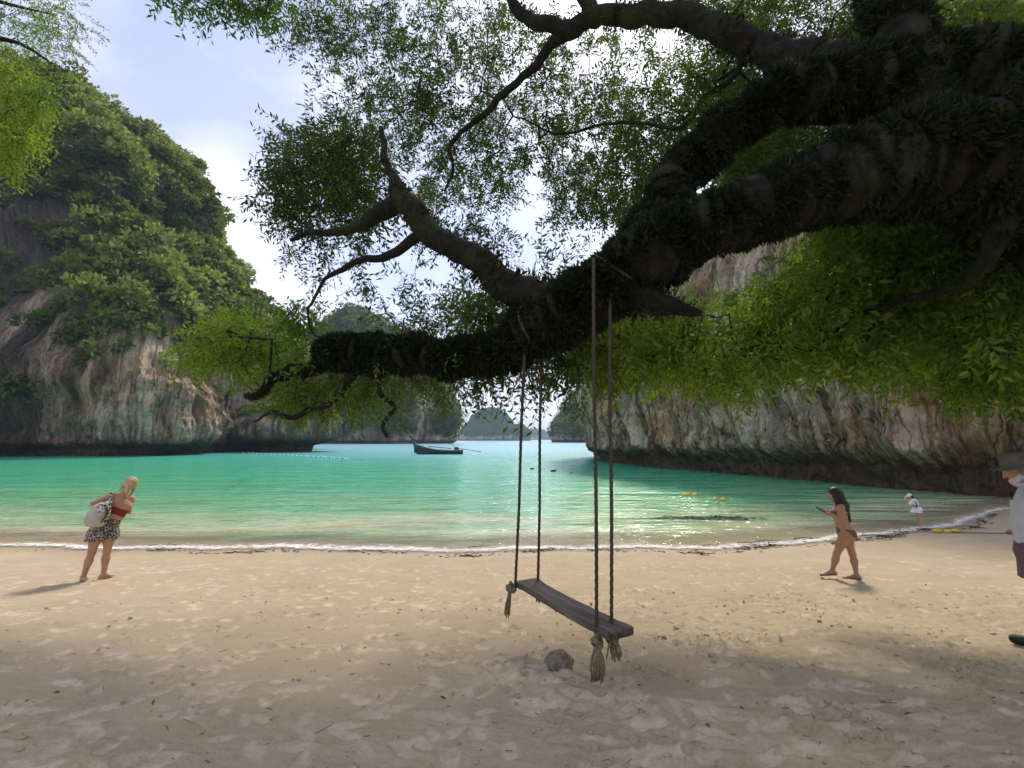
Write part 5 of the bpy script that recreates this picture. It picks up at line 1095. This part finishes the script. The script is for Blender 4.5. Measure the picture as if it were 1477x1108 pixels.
def shorts(Jd, mat, parent, hem, hw, s, waist_r=(.15, .115), wob=.05, top=None):
    wa = np.array(top if top is not None else np.array(Jd['pelvis']) + (np.array(Jd['waist']) - np.array(Jd['pelvis'])) * .75); pe = np.array(Jd['pelvis'])
    hl_ = np.array(Jd['hipR'], float) - np.array(Jd['hipL'], float); hl_ /= np.linalg.norm(hl_); dp = np.cross(hl_, Z3); parts = []
    keys = [(wa, hl_ * waist_r[0] * s, dp * waist_r[1] * s), (pe, hl_ * .205 * s, dp * .195 * s), (pe - Z3 * .09 * s, hl_ * .225 * s, dp * .215 * s), (pe - Z3 * .15 * s, hl_ * .22 * s, dp * .20 * s)]
    parts.append(loft(rings_interp(keys, 14), 40))
    for q in 'LR':
        h_, k_ = np.array(Jd['hip' + q], float), np.array(Jd['kn' + q], float); e = h_ + (k_ - h_) * hem; c1_ = h_ + (k_ - h_) * .12
        keys = [(c1_ + Z3 * .03, hl_ * .115 * s, dp * .19 * s), ((c1_ + e) / 2, hl_ * (.118 + hw * .4) * s, dp * .16 * s), (e, hl_ * (.118 + hw) * s, dp * (.128 + hw) * s)]
        parts.append(loft(rings_interp(keys, 12), 32, wob, 1 if q == 'L' else 2))
    V_, F_ = merge(parts); return obj('shorts', mesh_np('shorts', V_, F_), mat, parent)
shorts(J, M_short, w1, .46, .02, .97)
M_blonde = simple_mat('blonde_hair', (.36, .25, .12), (.55, .42, .25), 40, .6, .6, .3, (1, 1, .15))
up, lk, hl = fr['up'], fr['lk'], fr['hl']; H = np.array(J['head'])
sdf_obj('hair', [pr(H + up * .05 - lk * .025, H + up * .02 - lk * .03, .098, .09, .03), pr(H - lk * .085 + up * .02, H - lk * .11 - up * .09, .045, .032, .03), pr(H - lk * .11 - up * .09, H - lk * .10 - up * .20 + X3 * .06, .034, .016, .03), pr(H + hl * .085 - up * .02 - lk * .02, H + hl * .09 - up * .16 - lk * .03, .026, .014, .03), pr(H - hl * .085 - up * .02 - lk * .02, H - hl * .08 - up * .12 - lk * .03, .026, .014, .03)], M_blonde, w1, .008, .005, 30)
# the bag on her back
M_bag = simple_mat('canvas_bag', (.40, .36, .30), (.52, .48, .41), 16, .85, .3); t = NT('patterned_strap'); n = t.noise(t.objc(), 34, 2); t.bsdf(t.ramp(n, [(.47, (.02, .02, .022)), (.53, (.6, .57, .52))]), .85); M_strap = t.m
M_bagdark = simple_mat('bag_trim', (.05, .048, .045), (.10, .095, .09), 20, .8)
bag = empty('shoulder_bag', g1, w1.rotation_euler[2]); tag(bag, 'pale canvas bag with a patterned strap on the back of the blonde woman', 'bag')
bd = [pr((-.06, -.20, .97), (.0, -.19, 1.13), .095, .080, .05, 1.5, (1, 0, .3)), pr((-.09, -.20, .94), (.02, -.19, .93), .075, .07, .04), pr((.03, -.17, 1.18), (.08, -.15, 1.2), .06, .05, .04)]
sdf_obj('bag_body', bd, M_bag, bag, .009, .006, 14)
tb('strap', [(.05, -.235, .90), (.10, -.25, 1.02), (.115, -.22, 1.15), (.12, -.12, 1.27), (.115, -.01, 1.375), (.12, .09, 1.29), (.15, .12, 1.14)], [.018, .02, .022, .022, .02, .018], M_strap, bag, 8, 40)
tb('strap', [(.02, -.275, .93), (.07, -.285, 1.02), (.085, -.265, 1.12), (.07, -.235, 1.2)], .014, M_bagdark, bag, 6, 20)
sdf_obj('flap', [pr((.0, -.235, 1.16), (.09, -.21, 1.2), .045, .05, .03, 1.2, (0, 0, 1)), pr((-.02, -.24, 1.1), (.07, -.225, 1.14), .04, .045, .03)], M_strap, bag, .009)

# --- woman in a tan bikini walking left with a phone
g2 = ground_at(1222, 836)
J = dict(pelvis=(.02, 0, .735), waist=(-.015, 0, .885), chest=(-.035, 0, 1.03), neck=(-.05, 0, 1.185), head=(-.085, 0, 1.31),
  shL=(-.02, .14, 1.135), shR=(-.005, -.14, 1.135), elL=(-.05, .15, .935), elR=(-.02, -.165, .925), wrL=(-.175, .04, 1.02), wrR=(-.165, -.05, 1.0),
  hipL=(.015, .075, .715), hipR=(.025, -.075, .715), knL=(.095, .07, .385), knR=(-.115, -.07, .395), anL=(.13, .065, .07), anR=(-.19, -.07, .12), toL=(-.04, .06, .0), toR=(-.34, -.075, .035),
  hdL=(-1, -.3, .25), hdR=(-1, .35, .35), hnL=(0, -1, .3), hnR=(0, 1, .4), cuL=(1.0), cuR=(1.0))
P, fr = human(J, .88, (-1, 0, .05), (-1, 0, -.45), True, 1.1)
M_skin2 = skin_mat('warm_skin', (.36, .195, .115), (.42, .24, .15))
w2, V, F, N = person(g2, 'dark haired woman in a tan bikini walking along the beach with a phone', P, M_skin2, .008)
M_tan = simple_mat('tan_bikini', (.13, .065, .035), (.18, .095, .05), 30, .7)
tor = np.abs(V[:, 1]) < .16; x_, z_ = V[:, 0], V[:, 2]
arm = np.zeros(len(V), bool)
for q in 'LR':
    for a, b in (('sh', 'el'), ('el', 'wr')):
        A_, B_ = np.array(J[a + q]), np.array(J[b + q]); s_ = np.clip((V - A_) @ (B_ - A_) / np.dot(B_ - A_, B_ - A_), .2, 1.9); arm |= np.linalg.norm(V - A_ - s_[:, None] * (B_ - A_), axis=1) < .055
shell('bikini_top', V, F, N, tor & ~arm & (np.abs(z_ - 1.02 - .0 * x_) < np.where(x_ < -.06, .055, .016)), .005, M_tan, w2)
shell('bikini_bottom', V, F, N, tor & ~arm & (z_ < .80 - .15 * (x_ - .02)) & (z_ > .655 + .55 * np.abs(V[:, 1]) - .05 * (x_ > .05)) & (z_ > .60), .005, M_tan, w2)
M_black = simple_mat('dark_hair', (.008, .006, .005), (.022, .016, .012), 40, .45, .6, .4, (1, 1, .15))
up, lk, hl = fr['up'], fr['lk'], fr['hl']; H = np.array(J['head'])
sdf_obj('hair', [pr(H + up * .045 - lk * .015, H + up * .02 - lk * .03, .088, .085, .03), pr(H - lk * .05 - up * .02, (.03, 0, 1.14), .075, .07, .04, 1.25, (0, 1, 0)), pr((.03, 0, 1.14), (.075, 0, .93), .062, .04, .04, 1.5, (0, 1, 0)), pr((.075, 0, .93), (.085, .0, .86), .03, .014, .03, 1.5, (0, 1, 0)), pr(H - hl * .06 - up * .03, (-.04, -.10, 1.07), .035, .02, .03), pr(H + hl * .06 - up * .03, (-.04, .10, 1.07), .035, .02, .03)], M_black, w2, .008, .005, 30)
M_sole = simple_mat('flip_flop', (.05, .045, .04), (.1, .09, .075), 20, .8)
for q in 'LR':
    an, to = np.array(J['an' + q]), np.array(J['to' + q]); d = to - an; hl_ = an - d * .35; o = bx('sandal', (-.115, -.042, -.009), (.115, .042, .009), M_sole, w2)
    mid = np.array(((to[0] + an[0]) / 2 + .012, an[1], to[2] + (.014 if q == 'R' else -.004))); o.location = mid; o.rotation_euler = (0, R(-11) if q == 'R' else 0, 0)
phone = empty('phone', g2, w2.rotation_euler[2]); tag(phone, 'black phone in the hands of the dark haired woman', 'phone')
pc = np.array((-.285, -.005, 1.055)); o = bx('case', (-.085, -.04, -.006), (.085, .04, .006), simple_mat('phone_case', (.012, .012, .014), (.02, .02, .022), 5, .3), phone); o.location = pc; o.rotation_euler = (0, R(28), 0)
o2 = bx('screen', (-.078, -.034, -.001), (.078, .034, .001), simple_mat('phone_glass', (.02, .025, .03), (.03, .035, .04), 3, .08, 0, .6), phone); o2.location = pc + np.array((.0037, 0, .0066)); o2.rotation_euler = (0, R(28), 0)

# --- small person in white at the water's edge taking a picture
g3 = ground_at(1327, 761)
J = dict(pelvis=(-.01, 0, .535), waist=(-.035, 0, .62), chest=(-.075, 0, .71), neck=(-.115, 0, .80), head=(-.16, 0, .87),
  shL=(-.085, .085, .775), shR=(-.075, -.085, .775), elL=(-.17, .10, .68), elR=(-.165, -.10, .675), wrL=(-.235, .04, .79), wrR=(-.235, -.045, .785),
  hipL=(-.01, .045, .52), hipR=(-.01, -.045, .52), knL=(-.02, .045, .28), knR=(.02, -.045, .28), anL=(.0, .045, .045), anR=(.04, -.045, .045), toL=(-.10, .045, .005), toR=(-.06, -.045, .005),
  hdL=(-.5, -.2, 1), hdR=(-.5, .2, 1), hnL=(0, -1, 0), hnR=(0, 1, 0))
P, fr = human(J, .58, (-1, 0, -.1), (-1, 0, .1), True, 1.0)
M_skin3 = skin_mat('light_skin', (.46, .28, .19), (.52, .33, .23))
w3, V, F, N = person(g3, 'small person in white with a cap taking a picture at the water edge', P, M_skin3, .0065)
M_whitecloth = simple_mat('white_cloth', (.70, .70, .66), (.80, .80, .76), 18, .85, .3)
tor = (np.abs(V[:, 1]) < .14) & (V[:, 2] > .50) & (V[:, 2] < .80) & (V[:, 0] > -.19)
sleeve = np.zeros(len(V), bool)
for q in 'LR':
    A_, B_ = np.array(J['sh' + q]), np.array(J['el' + q]); s_ = np.clip((V - A_) @ (B_ - A_) / np.dot(B_ - A_, B_ - A_), -.3, 1); sleeve |= np.linalg.norm(V - A_ - s_[:, None] * (B_ - A_), axis=1) < .05
shell('shirt', V, F, N, tor | sleeve, .012, M_whitecloth, w3)
V_, F_ = loft(rings_interp([((-.04, 0, .66), (.075, 0, 0), (0, .10, 0)), ((-.03, 0, .56), (.10, 0, 0), (0, .125, 0)), ((-.05, 0, .45), (.145, 0, 0), (0, .15, 0))], 14), 48, .09, 3); obj('skirt', mesh_np('skirt', V_, F_), M_whitecloth, w3)
H = np.array(J['head']); up, lk = fr['up'], fr['lk']
sdf_obj('cap', [pr(H + up * .032 - lk * .01, H + up * .03, .060, .058, .02), pr(H + up * .022 + lk * .05, H + up * .018 + lk * .095, .02, .012, .015, 2.2, (0, 1, 0))], M_whitecloth, w3, .0065)
sdf_obj('hair', [pr(H - lk * .028, H - lk * .03 - up * .05, .048, .035, .02)], M_black, w3, .0065, .003, 40)
M_blackcloth = simple_mat('black_strap', (.012, .012, .013), (.03, .03, .032), 20, .7)
tb('strap', [(-.085, -.10, .81), (-.03, -.135, .72), (-.02, -.13, .63), (-.06, -.125, .57)], .011, M_blackcloth, w3, 6, 20)
tb('belt', [(-.13, -.07, .625), (-.07, -.128, .63), (.03, -.09, .645), (.055, .0, .645)], .011, M_blackcloth, w3, 6, 20)
cmr = empty('camera_phone', g3, w3.rotation_euler[2]); tag(cmr, 'small pale phone held up before the face of the person in white', 'phone')
bx('case', (-.285, -.05, .80), (-.272, .05, .865), simple_mat('pale_phone', (.55, .55, .55), (.65, .65, .65), 5, .3), cmr); bx('lens', (-.290, -.035, .845), (-.285, -.015, .86), M_blackcloth, cmr)

# --- man with a hat at the right edge
g4 = ground_at(1516, 936)
J = dict(pelvis=(.05, 0, .93), waist=(.02, 0, 1.10), chest=(.02, 0, 1.27), neck=(-.01, 0, 1.45), head=(-.075, 0, 1.575),
  shL=(.02, .19, 1.40), shR=(.04, -.19, 1.40), elL=(.10, .24, 1.13), elR=(.12, -.24, 1.13), wrL=(-.0, .22, .93), wrR=(.06, -.25, .90),
  hipL=(.05, .09, .90), hipR=(.05, -.09, .90), knL=(.14, .09, .49), knR=(-.03, -.09, .50), anL=(.26, .09, .11), anR=(-.03, -.09, .09), toL=(.10, .09, .03), toR=(-.215, -.10, .01), hnL=(0, -1, 0), hnR=(0, 1, 0))
P, fr = human(J, 1.06, (-1, 0, 0), (-1, 0, -.1), False, 1.12)
M_skin4 = skin_mat('ruddy_skin', (.40, .23, .16), (.46, .27, .19))
w4, V, F, N = person(g4, 'man in a brimmed hat and white shirt walking in at the right edge', P, M_skin4, .009)
M_shirt = simple_mat('white_shirt', (.50, .52, .56), (.60, .62, .65), 6, .85, .5); M_plum = simple_mat('plum_shorts', (.14, .075, .10), (.20, .11, .14), 14, .85, .3)
tor = (np.abs(V[:, 1]) < .27) & (V[:, 2] > 1.0) & (V[:, 2] < 1.47) & (np.hypot(V[:, 0] - .0, V[:, 1]) < .3)
lowarm = np.zeros(len(V), bool)
for q in 'LR':
    A_, B_ = np.array(J['sh' + q]), np.array(J['el' + q]); s_ = (V - A_) @ (B_ - A_) / np.dot(B_ - A_, B_ - A_); lowarm |= (s_ > .72) & (np.linalg.norm(V - A_ - np.clip(s_, 0, 1.2)[:, None] * (B_ - A_), axis=1) < .09) & (np.abs(V[:, 1]) > .17)
shell('shirt', V, F, N, tor & ~lowarm, .02, M_shirt, w4)
V_, F_ = loft(rings_interp([((.01, 0, 1.30), (.165, 0, 0), (0, .20, 0)), ((.01, 0, 1.10), (.18, 0, 0), (0, .205, 0)), ((.03, 0, .90), (.185, 0, 0), (0, .215, 0))], 16), 48, .03, 2); obj('shirt_hem', mesh_np('shirt_hem', V_, F_), M_shirt, w4)
shorts(J, M_plum, w4, .72, .012, 1.06, (.16, .14))
H = np.array(J['head']); up, lk = fr['up'], fr['lk']; M_hat = simple_mat('felt_hat', (.11, .095, .08), (.17, .15, .125), 16, .9, .4)
V_, F_ = lathe([(.0005, .155), (.045, .158), (.085, .145), (.103, .11), (.112, .045), (.118, .03), (.155, .022), (.185, .012), (.186, .006), (.15, .012), (.11, .02), (.1, .05)], 40); V_[:, 2] += .012 * np.cos(2 * np.arctan2(V_[:, 1], V_[:, 0])) * np.clip(np.hypot(V_[:, 0], V_[:, 1]) / .18 - .6, 0, 1) * 2
o = obj('hat', mesh_np('hat', V_, F_), M_hat, w4, H + up * .015); o.rotation_euler = (0, R(-10), 0)
sdf_obj('beard', [pr(H - up * .075 * 1.06 + lk * .07, H - up * .115 + lk * .07, .045, .028, .03, 1.2, (0, 1, 0)), pr(H - up * .06 + lk * .02 + Y3 * .06, H - up * .09 + lk * .06, .03, .03, .03), pr(H - up * .06 + lk * .02 - Y3 * .06, H - up * .09 + lk * .06, .03, .03, .03)], simple_mat('white_beard', (.55, .53, .5), (.68, .66, .63), 50, .9, .6), w4, .009, .006, 40)
M_shoe = simple_mat('black_shoe', (.012, .012, .012), (.028, .028, .028), 20, .6)
for q in 'LR':
    an, to = np.array(J['an' + q]), np.array(J['to' + q]); d = to - an; d[2] = 0; d /= np.linalg.norm(d); hz_ = to[2] + .035
    hb = an - d * .045; hb[2] = hz_; tp = to + d * .01; tp[2] = hz_ - .008
    sdf_obj('shoe', [pr(hb, tp, .052, .040, .02, 1.15, (0, 1, 0)), pr(an - Z3 * .02, hb, .05, .045, .03)], M_shoe, w4, .009)
# ---------------------------------------------------------------- sea air
hz = bpy.data.materials.new('sea_haze'); hz.use_nodes = True; hn = hz.node_tree; hn.nodes.clear()
ho = hn.nodes.new('ShaderNodeOutputMaterial'); hv = hn.nodes.new('ShaderNodeVolumePrincipled')
hv.inputs['Color'].default_value = (.62, .80, 1.0, 1); hv.inputs['Density'].default_value = .00026; hv.inputs['Anisotropy'].default_value = 0.0
hn.links.new(hv.outputs[0], ho.inputs['Volume'])
b0, b1 = np.array((-3900., -90., -7.)), np.array((3900., 3960., 125.))
hvv = np.array([[(b0, b1)[i][0], (b0, b1)[j][1], (b0, b1)[k][2]] for i in (0, 1) for j in (0, 1) for k in (0, 1)])
haze = tag(obj('haze', mesh_np('haze', hvv, np.array([[0, 1, 3, 2], [4, 6, 7, 5], [0, 4, 5, 1], [2, 3, 7, 6], [0, 2, 6, 4], [1, 5, 7, 3]]), False), hz), 'pale blue sea haze over the bay', None, None, 'stuff')
